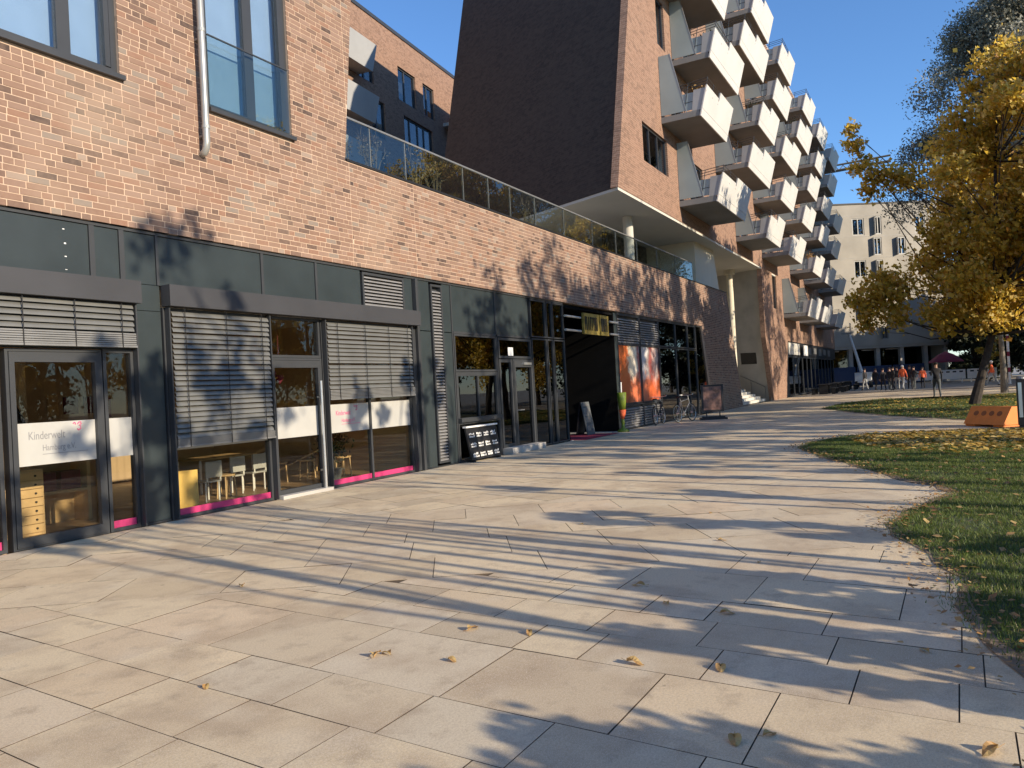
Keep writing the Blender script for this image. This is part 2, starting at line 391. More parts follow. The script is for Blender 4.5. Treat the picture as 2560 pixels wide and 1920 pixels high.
def view_depth(p, z=0):
    d = np.array([p[0], p[1], z-HC]); cam_ = AX.T@d
    if cam_[2] > -.3: return None
    u = 1280+1924*cam_[0]/-cam_[2]; v = 960-1924*cam_[1]/-cam_[2]
    return (u, v, -cam_[2])
def slab_mesh(mb, q, top=0.0):
    cx = sum(p[0] for p in q)/len(q); cy = sum(p[1] for p in q)/len(q)
    n = len(q); g = .0036
    def ins(k):
        out = []
        for i in range(n):
            a, b, c = q[i-1], q[i], q[(i+1) % n]
            e1 = Vector((b[0]-a[0], b[1]-a[1])); e2 = Vector((c[0]-b[0], c[1]-b[1]))
            if e1.length < 1e-6 or e2.length < 1e-6: out.append(b); continue
            e1.normalize(); e2.normalize(); n1 = Vector((-e1.y, e1.x)); n2 = Vector((-e2.y, e2.x)); m = n1+n2
            if m.length < 1e-4: m = n1.copy()
            m.normalize(); k2 = k/max(.5, m.dot(n1)); out.append((b[0]+m.x*k2, b[1]+m.y*k2))
        return out
    dz = random.uniform(-.0014, .0014); tx = random.uniform(-.003, .003); ty = random.uniform(-.003, .003)
    o1 = ins(g)
    zz = lambda p, h: top+h+dz+tx*(p[0]-cx)+ty*(p[1]-cy)
    v = [(p[0], p[1], top-.03) for p in o1]+[(p[0], p[1], zz(p, 0)) for p in o1]
    f = [tuple(range(n, 2*n))]
    for k in (0,):
        f += [(k*n+i, k*n+(i+1) % n, (k+1)*n+(i+1) % n, (k+1)*n+i) for i in range(n)]
    mb.add(v, f[:1]); o_ = len(mb.v)-2*n; mb.f += [tuple(o_+i for i in q_) for q_ in f[1:]]; mb.m += [1]*(len(f)-1)
rank = []
for i, q in enumerate(SLABS):
    if area(q) < 0: q.reverse()
    c = (sum(p[0] for p in q)/len(q), sum(p[1] for p in q)/len(q)); w = view_depth(c)
    vis = w is not None and -150 < w[0] < 2710 and w[1] < 2100
    rank.append((w[2] if vis else 999, i))
rank.sort(); single = set(i for d, i in rank[:300])
rest = MB()
for i, q in enumerate(SLABS):
    if i in single:
        mb = MB(); slab_mesh(mb, q); o = mb.build('paving_slab', [M['slab'], M['joint']], pv)
    else: slab_mesh(rest, q)
tag(rest.build('paving_slab_field', [M['slab'], M['joint']], pv), kind='stuff')

def wobble(pts, step=.35, amp=.10, seed=1):
    rr = random.Random(seed); out = []
    for i in range(len(pts)):
        a = Vector(pts[i]); b = Vector(pts[(i+1) % len(pts)]); n = max(1, int((b-a).length/step))
        t = (b-a); t = Vector((-t.y, t.x)).normalized() if t.length > 0 else t
        for k in range(n):
            p = a+(b-a)*(k/n)+t*rr.uniform(-amp, amp); out.append((p.x, p.y))
    return out
LAWN1 = [(18.4, 2.62), (17.2, 2.66), (15.3, 1.95), (13.5, 1.1), (12.2, .55), (11.5, .08), (10.9, -.12), (10.2, .05), (9.4, .35), (8.6, .5), (8.0, .42), (7.3, .10), (6.5, -.05), (5.7, -.02), (5.0, -.22), (4.4, -.42), (3.6, -.6), (2.8, -1.2), (2.5, -4), (3, -30), (20, -30), (21.5, -12), (21.6, -1.75), (20.9, .6), (20.2, 2.0)]
LAWN2 = [(36.3, 4.6), (32, 2.9), (28.6, 1.35), (25.6, -.6), (24.8, -1.35), (25.0, -4), (26, -12), (30, -32), (60, -32), (52, -8), (47.0, -3.4), (44.5, -1.2), (43.1, .1), (44.2, 1.4), (46.0, 2.7), (42, 4.2)]
def bed(name, poly, mat, z, seed, amp):
    bm = bmesh.new(); vs = [bm.verts.new((x, y, z)) for x, y in wobble(poly, .3, amp, seed)]
    f = bm.faces.new(vs); bmesh.ops.triangulate(bm, faces=[f]); 
    if f.is_valid: f.normal_update()
    me = bpy.data.meshes.new(name); bm.normal_update(); bm.to_mesh(me); bm.free(); me.materials.append(mat)
    if me.polygons[0].normal.z < 0: me.flip_normals()
    o = bpy.data.objects.new(name, me); C.objects.link(o); return tag(o, kind='structure')
def grow(poly, k):
    cx = sum(p[0] for p in poly)/len(poly); cy = sum(p[1] for p in poly)/len(poly); n = len(poly); out = []
    s = 1 if area(poly) > 0 else -1
    for i in range(n):
        a = Vector(poly[i-1]); c = Vector(poly[(i+1) % n]); t = (c-a).normalized(); nn = Vector((t.y, -t.x))*s
        out.append((poly[i][0]+nn.x*k, poly[i][1]+nn.y*k))
    return out
bed('bare_soil_edge', grow(LAWN1, .06), M['soil'], .006, 11, .07)
bed('bare_soil_strip', grow(LAWN2, .1), M['soil'], .006, 12, .1)
bed('lawn', LAWN1, M['grass_soil'], .009, 13, .10)
bed('far_lawn', LAWN2, M['grass_soil'], .009, 14, .10)
# park ground right of the square
def inside(P, poly):
    x, y = P[:, 0], P[:, 1]; r = np.zeros(len(P), bool); n = len(poly)
    for i in range(n):
        x1, y1 = poly[i]; x2, y2 = poly[(i+1) % n]
        c = ((y1 > y) != (y2 > y)) & (x < (x2-x1)*(y-y1)/(y2-y1+1e-12)+x1); r ^= c
    return r
def scatter(poly, n, near=None):
    xs = [p[0] for p in poly]; ys = [max(p[1], -9) for p in poly]
    P = np.stack([RNG.uniform(min(xs), max(xs), n), RNG.uniform(min(ys), max(ys), n)], 1)
    return P[inside(P, poly)]
def blades(name, poly, n, h, w):
    P = scatter(poly, n); w_ = np.sin(3.1*P[:, 0]+1.7*P[:, 1])+np.sin(5.3*P[:, 1]-2.1*P[:, 0]+2)+np.sin(1.3*P[:, 0]-.7*P[:, 1]+4)+RNG.normal(0, .5, len(P)); P = P[(w_ < 1.5) | (RNG.uniform(size=len(P)) < .35)]; k = len(P); P = P+RNG.normal(0, .07, (k, 2)); a = RNG.uniform(0, 6.283, k); hh = h*(RNG.uniform(.4, 1.2, k)+(RNG.uniform(size=k) < .04)*.9); ww = w*RNG.uniform(.7, 1.4, k)
    ln = RNG.normal(0, .5, (k, 2))*hh[:, None]
    V = np.zeros((k, 3, 3)); V[:, 0, 0] = P[:, 0]-np.cos(a)*ww; V[:, 0, 1] = P[:, 1]-np.sin(a)*ww; V[:, 1, 0] = P[:, 0]+np.cos(a)*ww; V[:, 1, 1] = P[:, 1]+np.sin(a)*ww
    V[:, 2, :2] = P+ln; V[:, :2, 2] = .012; V[:, 2, 2] = .016+hh
    me = np_mesh(name, V, 3, M['grass']); o = bpy.data.objects.new(name, me); C.objects.link(o); return o
near = [p for p in LAWN1 if p[1] > -3]
tag(blades('grass', [(18.4, 2.62), (17.2, 2.66), (15.3, 1.95), (13.5, 1.1), (12.2, .55), (11.5, .08), (10.9, -.12), (10.2, .05), (9.4, .35), (8.6, .5), (8.0, .42), (7.3, .1), (6.5, -.05), (5.7, -.02), (5.0, -.22), (4.4, -.42), (3.6, -.6), (3, -3), (21, -4), (21.6, -1.75), (20.9, .6), (20.2, 2.0)], 480000, .034, .0032),
    'short green autumn grass on the rounded lawn beside the paving', 'grass', kind='stuff')
tag(blades('grass', [(36.3, 4.6), (32, 2.9), (28.6, 1.35), (25.6, -.6), (24.8, -1.35), (25, -6), (50, -6), (47, -3.4), (44.5, -1.2), (43.1, .1), (44.2, 1.4), (46, 2.7), (42, 4.2)], 60000, .06, .009),
    'patchy grass on the far lawn around the golden tree', 'grass', kind='stuff')
def leaf_quads(P, z, size, tilt):
    k = len(P); a = RNG.uniform(0, 6.283, k); s = size*RNG.uniform(.6, 1.35, k)
    u = np.stack([np.cos(a), np.sin(a), RNG.normal(0, tilt, k)], 1); v = np.stack([-np.sin(a), np.cos(a), RNG.normal(0, tilt, k)], 1)
    c = np.concatenate([P, (z+RNG.uniform(.002, .02, k))[:, None]], 1)
    V = np.stack([c-u*s[:, None]*.5, c+v*s[:, None]*.3, c+u*s[:, None]*.5, c-v*s[:, None]*.3], 1)
    V[:, 1, 2] += s*.12; return V
def litter(name, P, size, label, mat='leaf_litter'):
    me = np_mesh(name, leaf_quads(P, .03, size, .22), 4, M[mat]); o = bpy.data.objects.new(name, me); C.objects.link(o)
    return tag(o, label, 'leaves', kind='stuff')
P = scatter([(20.6, 1.6), (19.0, 1.9), (17.0, 1.3), (15.6, .2), (15.4, -5), (20.8, -6), (21.5, -1.8)], 9000)
litter('leaf_litter', P[RNG.uniform(size=len(P)) < np.clip((P[:, 0]-14.5)/5, .05, 1)], .13, 'carpet of yellow fallen leaves across the end of the near lawn')
P = scatter(LAWN1, 4200); litter('leaf_litter', P[P[:, 0] < 16.5], .075, 'scattered pale leaves lying on the near grass', 'leaf_dry')
P = scatter([(36, 4.3), (32, 2.7), (28.8, 1.2), (25.6, -.8), (25, -6), (48, -6), (44, 0), (45.5, 2.6)], 3500); litter('leaf_litter', P, .13, 'yellow leaves strewn over the far lawn under the golden tree')
Q = wobble(grow(LAWN1, .06), .012, .06, 5); Q = [(x+random.gauss(0, .13), y+random.gauss(0, .13)) for x, y in Q]; P = np.array([p for p in Q if p[1] > -2.5]); litter('leaf_litter', P, .045, 'brown leaf and twig litter along the soil edge of the lawn', 'leaf_dry')

# single leaves on the slabs (placed on the ground where the photo has them)
LEAF_AT = [(3.62, 3.05), (3.70, 2.55), (3.66, 3.00), (4.25, 2.75), (4.28, 2.35), (4.02, 1.55), (4.10, 1.10), (3.42, .72), (3.30, .84), (3.58, -.10), (2.86, 3.62), (5.10, 1.30), (5.2, 1.75), (4.75, .15), (3.1, -.35), (4.6, 5.3), (5.6, 2.1), (6.6, 1.4), (7.4, 1.9), (2.95, -.05), (8.9, 2.4), (7.9, 3.6)]
def curled_leaf():
    mb = MB(); n = 7; L = .085
    prof = [0, .55, .9, 1, .85, .5, .04]
    for side in (-1, 1):
        v = []
        for i in range(n):
            x = (i/(n-1)-.5)*L; w = prof[i]*.024
            v += [(x, 0, .004+.010*math.sin(i/(n-1)*math.pi)), (x, side*w, .016+.012*math.sin(i*.9))]
        mb.add(v, [(2*i, 2*i+2, 2*i+3, 2*i+1) for i in range(n-1)])
    mb.tube([(-.5*L, 0, .005), (-.5*L-.03, .006, .012)], .0012, 4)
    return mb.mesh('fallen_leaf', M['leaf_dry'])
LM = curled_leaf()
for i, (x, y) in enumerate(LEAF_AT):
    o = bpy.data.objects.new('fallen_leaf', LM); C.objects.link(o); o.location = (x, y, .001); s = random.uniform(.5, 1.35)
    o.scale = (s, s*random.uniform(.8, 1.2), s); o.rotation_euler = (random.uniform(-.06, .06), 0, random.uniform(0, 6.28))
    tag(o, 'single curled brown leaf lying on the paving slabs', 'leaf', 'single leaves on the paving')

# ------------------------------------------------------------------ low front building
YB = 9.32
front = thing('front_building', 'long low brick building with dark shop fronts under a brick band', 'building', (12.0, 9.5, 0))
TALL_TOP = 13.0
def right_edge(z):                           # the tall end of the wall leans outwards above the terrace
    return 39.9-(z-5.92)*.26 if z < 5.94 else 10.94+.127*(z-5.94)
OPEN = [(3.0, 6.5, 5.97, 8.75), (7.91, 9.62, 5.97, 9.0)]
def pier_left(z): return 34.85+(4.03-z)*.325
wall = MB()
xe = [-6, 3.0, 6.5, 7.91, 9.62, 10.6]
for a, b in zip(xe, xe[1:]):
    cuts = [(4.0, TALL_TOP)]
    for ox0, ox1, oz0, oz1 in OPEN:
        if a >= ox0-.01 and b <= ox1+.01: cuts = [(4.0, oz0), (oz1, TALL_TOP)]
    for z0, z1 in cuts: wall.box(a, b, YB+.005, 9.62, z0, z1)
wall.xzprism([(10.6, 4.0), (10.94, 4.0), (10.94, 5.94), (right_edge(TALL_TOP), TALL_TOP), (10.6, TALL_TOP)], YB+.005, 9.62)
wall.xzprism([(10.94, 4.0), (34.85, 4.0), (40.68, 4.0), (39.9, 5.92), (10.94, 5.92)], YB+.005, 9.62)
wall.xzprism([(36.16, 0), (42.3, 0), (40.68, 4.0), (34.85, 4.0)], YB+.005, 9.62)
bw = wall.build('brick_wall', M['mortar'], front)

def lay_bricks():
    rr = random.Random(21); out = []
    nz0 = 0; z = .0; H = .0833
    joints = (11.04, 13.02, 18.75)
    for i in range(int(TALL_TOP/H)+1):
        z0 = 4.0+(i-48)*H; z1 = z0+.0690
        if z0 < -.001: continue
        zc = .5*(z0+z1)
        if z1 > TALL_TOP: break
        if zc < 4.0:
            iv = [(pier_left(zc), 42.3-.405*zc)]
        elif zc < 5.92: iv = [(-6, 39.9+.405*(5.92-zc))]
        else: iv = [(-6, right_edge(zc))]
        for ox0, ox1, oz0, oz1 in OPEN:
            if z1 > oz0 and z0 < oz1:
                iv = [p for a, b in iv for p in ((a, min(b, ox0)), (max(a, ox1), b)) if p[1]-p[0] > .03]
        for j in joints:
            if 4.0 < zc < 9:
                iv = [p for a, b in iv for p in ((a, min(b, j-.008)), (max(a, j+.008), b)) if p[1]-p[0] > .03]
        for a, b in iv:
            x = a-rr.uniform(0, .2)
            while x < b-.02:
                l = .24 if rr.random() < .66 else .115
                s0, s1 = max(a, x), min(b, x+l)
                if b-s1 < .05: s1 = b
                if s1-s0 > .03: out.append((s0, s1, z0, z1))
                x = s1+.0135
    return out
BR = lay_bricks()
def in_view(x, z):
    w = view_depth((x, YB), z); return w[2] if w and -20 < w[0] < 2580 and -20 < w[1] < 1940 else 999
order = sorted(range(len(BR)), key=lambda i: in_view(.5*(BR[i][0]+BR[i][1]), BR[i][2])-.0*i)
pick = [i for i in order if BR[i][1]-BR[i][0] > .22][:300]; pset = set(pick)
stretcher = MB().box(-.12, .12, -.012, .06, 0, .0715).mesh('brick', M['brick'])
for i in pick:
    a, b, z0, z1 = BR[i]; o = put('brick', stretcher, bw, (.5*(a+b), YB+.012, z0)); o.scale = ((b-a)/.24, 1, 1)
    o.location.y += random.uniform(-.0025, .0025)
rest = MB()
for i, (a, b, z0, z1) in enumerate(BR):
    if i in pset: continue
    dy = random.uniform(-.0015, .0015); x0, x1 = a, b
    rest.add([(x0, YB+dy, z0), (x1, YB+dy, z0), (x1, YB+dy, z1), (x0, YB+dy, z1), (x0, YB+.010, z0), (x1, YB+.010, z0), (x1, YB+.010, z1), (x0, YB+.010, z1)],
             [(0, 1, 2, 3), (0, 4, 5, 1), (1, 5, 6, 2), (2, 6, 7, 3), (3, 7, 4, 0)])
tag(rest.build('brick_field', M['brick'], bw), kind='stuff')
# body, terrace, parapet coping
b = MB(); b.box(-6, 10.5, 9.62, 9.9, 8.9, TALL_TOP-.01); b.box(-6, 10.6, 9.9, 21, 8.95, TALL_TOP-.01); b.box(-6, 10.4, 14.2, 21, 3.4, 8.95); b.box(9.9, 10.4, 9.62, 14.2, 4.0, 8.94)
b.hexa([(10.4, 9.62, 5.9), (10.93, 9.62, 5.9), (10.93, 21, 5.9), (10.4, 21, 5.9)], [(10.61, 9.62, TALL_TOP-.02), (11.8, 9.62, TALL_TOP-.02), (11.8, 21, TALL_TOP-.02), (10.61, 21, TALL_TOP-.02)])
b.build('end_block', M['brick_far'], front)
b = MB(); b.box(10.95, 39.6, 9.62, 30, 5.3, 5.84); b.box(10.95, 38, 22, 22.3, 0, 5.3)
b.build('terrace', M['concrete'], front)
MB().box(10.96, 39.9, 9.30, 9.62, 5.925, 5.965).build('coping', M['black'], front)
b = MB(); b.hexa([(42.0, 9.62, 0), (42.28, 9.62, 0), (46.3, 19, 0), (46.0, 19, 0)], [(39.6, 9.62, 5.9), (39.86, 9.62, 5.9), (43.9, 19, 5.9), (43.6, 19, 5.9)]); b.build('end_wall', M['concrete'], front)

for z in (3.34, 3.50, 3.66, 3.84): MB().box(5.655+.02*math.sin(z*40), 5.68+.02*math.sin(z*40), 9.382, 9.3845, z, z+.012+.006*math.sin(z*9)).build('tape_remnant', M['white'], front)
# windows above
def upper_window(x0, x1, z0, z1, mulls, guard=None):
    f = MB(); f.frame(x0, x1, z0+.02, z1, .085, 9.37, 9.47); f.box(x0+.0, x1+.04, 9.25, 9.40, z0-.045, z0+.018)
    f.box(x1-.17, x1-.10, 9.355, 9.44, z0+.11, z1-.09)
    for a, b_ in mulls: f.box(a, b_, 9.38, 9.46, z0+.106, z1-.086)
    w = f.build('window', M['frame'], front)
    xs = [x0+.086]+[v for m in mulls for v in m]+[x1-.171]
    for a, b_ in zip(xs[::2], xs[1::2]): MB().box(a+.001, b_-.001, 9.415, 9.427, z0+.107, z1-.087).build('pane', M['glass_sky'], w)
    if guard:
        MB().box(x0+.03, x1-.06, 9.295, 9.307, z0+.05, guard).build('guard_glass', M['glass_rail'], w)
        MB().box(x0+.03, x1-.06, 9.288, 9.314, guard+.001, guard+.02).build('guard_rail', M['frame'], w)
    return w
upper_window(3.0, 6.5, 5.99, 8.75, [(4.1, 4.26), (5.71, 5.88)])
upper_window(7.91, 9.62, 5.99, 9.0, [(8.72, 8.90)], 7.10)
b = MB(); b.box(-6, 9.9, 9.63, 14.2, 5.5, 5.8); b.build('upper_floor', M['wood_floor'], front)
for a, b_ in ((3.05, 6.45), (7.95, 9.58)): MB().box(a, b_, 9.56, 9.575, 6.0, 8.74).build('curtain', M['white'], front)
# downpipe
p = MB(); p.tube([(7.755, 9.20, 13), (7.755, 9.20, 5.42), (7.755, 9.215, 5.34), (7.755, 9.25, 5.28), (7.755, 9.33, 5.255)], .052, 14)
dp = p.build('downpipe', M['zinc'], front, smooth=True)
for zz in (5.62, 7.05, 8.9):
    MB().tube([(7.755, 9.20, zz), (7.755, 9.20, zz+.05)], .058, 14).build('pipe_sleeve', M['zinc'], dp)
    k = MB(); k.box(7.72, 7.79, 9.25, 9.33, zz-.12, zz-.09); k.build('pipe_bracket', M['metal_grey'], dp)

# dark shop-front zone
def panel(x0, x1, z0, z1, y=9.385, mat='panel'): return MB().box(x0+.004, x1-.004, y, 9.52, z0+.004, z1-.004).build('cladding_panel', M[mat], front)
def mullion(x0, x1, z0, z1, y=9.365): return MB().box(x0, x1, y, 9.50, z0, z1).build('mullion', M['frame'], front)
MB().box(-6, 20.1, 9.362, 9.6, 3.952, 3.997).build('top_rail', M['frame'], front)
for a, b_ in ((-6, -3.6), (-3.55, -1.2), (-1.15, 1.2), (1.25, 3.55), (3.6, 5.99), (6.06, 6.40), (6.47, 6.94), (6.98, 8.83), (8.88, 10.05), (10.10, 11.26), (12.60, 12.87)): panel(a, b_, 3.26, 3.95)
for a, b_ in ((3.55, 3.6), (5.99, 6.06), (6.40, 6.47), (6.94, 6.98), (8.83, 8.88), (10.05, 10.10)): mullion(a, b_, 3.26, 3.95)
def shutter_box(x0, x1, joints):
    o = MB().box(x0, x1, 9.19, 9.384, 2.97, 3.265).build('shutter_box', M['panel_grey'], front)
    return o
shutter_box(-6, 6.57, ()); shutter_box(7.0, 12.87, ())
panel(6.50, 6.985, 2.90, 3.26); panel(6.55, 6.985, .03, 2.90); 
MB().box(6.53, 6.985, 9.37, 9.5, 0.004, .03).build('sill_strip', M['frame'], front)
# louvred vent
def louvres(x0, x1, z0, z1, pitch, y=9.375, name='vent'):
    f = MB(); f.frame(x0-.045, x1+.045, z0-.045, z1+.045, .045, y-.012, 9.5); f.box(x0, x1, 9.47, 9.5, z0, z1)
    v = f.build(name, M['frame'], front)
    me = MB().hexa([(x0, 0, 0), (x1, 0, 0), (x1, .055, pitch*.62), (x0, .055, pitch*.62)][::1], [(x0, 0, .008+pitch*.25), (x1, 0, .008+pitch*.25), (x1, .055, pitch*.62+.008), (x0, .055, pitch*.62+.008)]).mesh('slat', M['louvre'])
    n = int((z1-z0)/pitch)
    for i in range(n): put('slat', me, v, (0, y, z0+i*pitch+.004))
    return v
louvres(11.345, 12.535, 3.30, 3.88, .064); 
louvres(13.56, 13.89, .12, 3.86, .068)
panel(13.06, 13.47, 2.90, 3.95); panel(13.06, 13.47, .02, 2.89); panel(13.96, 14.27, 2.90, 3.95); panel(13.96, 14.27, .02, 2.89)
mullion(12.66, 12.875, .01, 2.965, 9.36); 
for a, b_, y in ((12.885, 12.94, 9.30), (12.955, 13.0, 9.33), (13.01, 13.055, 9.36)): MB().box(a, b_, y, 9.5, .008, 3.95).build('corner_post', M['frame'], front)
MB().box(13.06, 14.27, 9.36, 9.5, .004, .02).build('sill_strip', M['frame'], front)

def film_on(w, x0, x1, z0=.965, z1=1.468): return MB().box(x0, x1, 9.398, 9.4, z0, z1).build('privacy_film', M['film'], w)
def pink_on(w, x0, x1, z0=.045, z1=.14): return MB().box(x0, x1, 9.392, 9.4, z0, z1).build('pink_strip', M['pink'], w)
def shop_window(x0, x1, z0, z1, mulls=(), glass='glass', fw=.045, wb=None, name='window', film=True, pink=True):
    f = MB(); f.frame(x0, x1, z0, z1, fw, 9.362, 9.46, wb)
    for m in mulls: f.box(m-.025, m+.025, 9.368, 9.45, z0+(wb or fw)+.001, z1-fw-.001)
    w = f.build(name, M['frame'], front); xs = [x0+fw]+[m+s for m in mulls for s in (-.025, .025)]+[x1-fw]
    for a, b_ in zip(xs[::2], xs[1::2]):
        MB().box(a+.001, b_-.001, 9.402, 9.412, z0+(wb or fw)+.001, z1-fw-.001).build('pane', M[glass], w)
        if film: film_on(w, a+.003, b_-.003)
        if pink: pink_on(w, a+.003, b_-.003)
    return w
shop_window(-1.2, 1.4, .005, 2.36); shop_window(1.45, 4.84, .005, 2.36, (3.1,))
MB().box(1.45, 6.5, 9.385, 9.45, 2.365, 2.96).build('transom_panel', M['panel'], front)
MB().box(-6, -1.25, 9.385, 9.5, .01, 2.96).build('cladding_panel', M['panel'], front); MB().box(-1.2, 1.4, 9.385, 9.45, 2.365, 2.96).build('transom_panel', M['panel'], front)
def lettering(parent, txt, x, z, size, mat, y, bold=False):
    cu = bpy.data.curves.new('lettering', 'FONT'); cu.body = txt; cu.size = size; cu.extrude = .0006
    if bold: cu.offset = size*.012
    o = bpy.data.objects.new('lettering', cu); C.objects.link(o); bpy.context.view_layer.update()
    me = bpy.data.meshes.new_from_object(o.evaluated_get(bpy.context.evaluated_depsgraph_get())); bpy.data.objects.remove(o)
    me.transform(Matrix.Rotation(R(90), 4, 'X') @ Matrix.Diagonal((.78, 1.1, 1, 1))); me.materials.clear(); me.materials.append(M[mat])
    q = bpy.data.objects.new('lettering', me); C.objects.link(q); q.parent = parent; b_ = WLOC[parent.name]
    q.location = (x-b_[0], y-b_[1], z-b_[2]); return q
def emblem(parent, x, z, s, y):              # two little pink squiggles, the second like a 3
    k = MB(); q = lambda pts: [(x+a*s, y, z+b_*s) for a, b_ in pts]
    k.tube(q([(-.75, .55), (-.55, .75), (-.35, .6), (-.40, .35)]), .09*s, 6); k.tube(q([(0, .45), (.2, .75), (.55, .8), (.62, .5), (.25, .2), (.55, .1), (.5, -.3), (.1, -.55), (-.05, -.3)]), .085*s, 6)
    return k.build('emblem', M['text_pink'], parent)
def sign_on(w, x, z, s, mat='text_grey'):
    lettering(w, 'Kinderwelt', x, z, .125*s, mat, 9.3965); lettering(w, 'Hamburg e.V.', x+.16*s, z-.14*s, .095*s, mat, 9.3965)
    MB().box(x+.16*s, x+.72*s, 9.3955, 9.3975, z-.185*s, z-.178*s).build('underline', M[mat], w); emblem(w, x+.60*s, z+.12*s, .075*s, 9.394)
def door(x0, x1, z1, gx0, gx1, gz0, gz1, glass='glass', film=True):
    f = MB(); f.frame(x0, x1, .005, z1, .035, 9.355, 9.47, .02)
    f.frame(x0+.04, x1-.04, .03, z1-.04, gx0-x0-.04, 9.345, 9.43, gz0-.03, z1-.04-gz1)
    d = f.build('door', M['frame'], front)
    e = gx0-x0
    MB().box(x0+e+.001, x1-e-.001, 9.402, 9.412, gz0+.001, gz1-.001).build('pane', M[glass], d)
    if film: film_on(d, x0+e+.003, x1-e-.003)
    return d
d1 = door(4.90, 6.07, 2.35, 5.0, 5.97, .14, 2.19)
sign_on(d1, 5.14, 1.27, 1.0)
w = shop_window(6.09, 6.52, .005, 2.36); 
# window under the long blind
shop_window(7.0, 8.86, .005, 2.96)
d2 = door(8.88, 10.08, 2.28, 8.985, 9.975, .135, 2.12)
shop_window(8.88, 10.08, 2.285, 2.96, film=False, pink=False, name='fanlight')
h = MB(); h.tube([(9.93, 9.25, .03), (9.93, 9.25, 1.89)], .026, 12); h.box(9.915, 9.945, 9.25, 9.345, .35, .38); h.box(9.915, 9.945, 9.25, 9.345, 1.6, 1.63)
h.build('door_handle', M['steel'], d2, smooth=False)
w3 = shop_window(10.11, 12.65, .005, 2.96, (11.345,))
sign_on(w3, 10.42, 1.27, .9, 'text_pink')
MB().box(8.90, 10.06, 9.20, 9.345, .004, .06).build('door_sill', M['concrete'], d2)

def blind(x0, x1, z0, z1, ztop, pitch, cords, stack=.17):
    """external venetian blind: slats from z1 up to ztop, bottom stack z0..z1"""
    f = MB()
    n = 6
    for i in range(n): f.box(x0, x1, 9.245+.004*(i % 2), 9.335-.004*(i % 2), z0+.03+i*(z1-z0-.03)/n, z0+.03+(i+.72)*(z1-z0-.03)/n)
    f.box(x0-.01, x1+.01, 9.24, 9.34, z0, z0+.026)
    bl = f.build('blind', M['metal_grey'], front)
    pts = [(-.045, -.004), (-.028, .010), (-.006, .018), (.012, .021), (.032, .016), (.045, .004)]
    th = R(43); mb = MB(); v = []
    for sx in (x0+.012, x1-.012):
        for (a, b_) in pts: v.append((sx, 9.29+a*math.cos(th)-b_*math.sin(th)*.9, a*math.sin(th)+b_*math.cos(th)*.9))
    k = len(pts); mb.add(v, [(i, k+i, k+i+1, i+1) for i in range(k-1)])
    me = mb.mesh('slat', M['slat']); me.polygons.foreach_set('use_smooth', [True]*len(me.polygons))
    z = z1+pitch*.6; i = 0
    while z < ztop-.02:
        o = put('slat', me, bl, (random.uniform(-.004, .004), random.uniform(-.002, .002), z)); o.rotation_euler = (0, random.uniform(-.0012, .0012), 0); z += pitch; i += 1
    for c in cords: MB().box(c-.005, c+.005, 9.232, 9.238, z0, ztop).build('blind_cord', M['black'], bl)
    MB().box(x0-.035, x0-.015, 9.26, 9.35, .02, ztop).build('guide_rail', M['frame'], bl); MB().box(x1+.015, x1+.035, 9.26, 9.35, .02, ztop).build('guide_rail', M['frame'], bl)
    return bl
blind(4.0, 6.5, 2.38, 2.575, 2.96, .078, (5.06, 5.68, 6.3)); blind(1.6, 3.95, 2.38, 2.575, 2.96, .078, (2.0, 2.8, 3.6))
blind(7.06, 8.84, 1.0, 1.12, 2.96, .074, (7.26, 7.98, 8.66)); blind(10.16, 12.62, 1.55, 1.73, 2.96, .074, (10.4, 11.15, 11.85, 12.45))

# kiosk hatch, side door, dark glazing
panel(14.31, 16.18, 2.93, 3.95); panel(16.23, 17.95, 2.93, 3.95); mullion(14.27, 14.31, .01, 3.95, 9.37); mullion(16.18, 16.23, .01, 3.95, 9.36)
MB().box(14.31, 17.97, 9.36, 9.5, 2.88, 2.93).build('transom', M['frame'], front)
shop_window(14.32, 16.17, 2.03, 2.875, glass='glass_dark', film=False, pink=False)
hw = shop_window(14.32, 16.17, .90, 2.02, (15.26,), glass='glass_dark', film=False, pink=False, fw=.09, name='kiosk_hatch')
MB().box(14.33, 16.17, 9.27, 9.361, .895, .985).build('counter_shelf', M['frame'], hw)
shop_window(14.32, 16.17, .005, .89, glass='glass_dark', film=False, pink=False)
shop_window(16.27, 18.0, 2.35, 2.86, glass='glass_dark', film=False, pink=False, name='fanlight', fw=.06)
MB().box(16.80, 17.06, 9.395, 9.40, 2.42, 2.63).build('paper_notice', M['white'], front)
shop_window(16.27, 16.93, .15, 2.33, glass='glass_dark', film=False, pink=False, fw=.08, name='side_light')
d3 = door(16.95, 18.02, 2.33, 17.06, 17.91, .16, 2.13, 'glass_dark', False)
h = MB(); h.tube([(17.08, 9.345, 1.04), (17.08, 9.29, 1.04), (17.30, 9.285, 1.04)], .012, 8); h.build('door_handle', M['steel'], d3)
h = MB(); h.box(17.45, 17.86, 9.30, 9.344, 2.19, 2.25); h.build('door_closer', M['steel'], d3)
MB().box(16.25, 18.05, 9.10, 9.40, .004, .148).build('door_step', M['concrete'], front)
for a, b_ in ((18.06, 18.95), (19.0, 19.36), (19.40, 20.10)):
    shop_window(a, b_, .02, 2.90, glass='glass_dark', film=False, pink=False, fw=.035); shop_window(a, b_, 2.93, 3.94, glass='glass_dark', film=False, pink=False, fw=.035)
o = MB(); o.lathe((0, 0, 0), [(.0, 0), (.35, .1), (.5, .45), (.35, .8), (.0, .9)], 10)
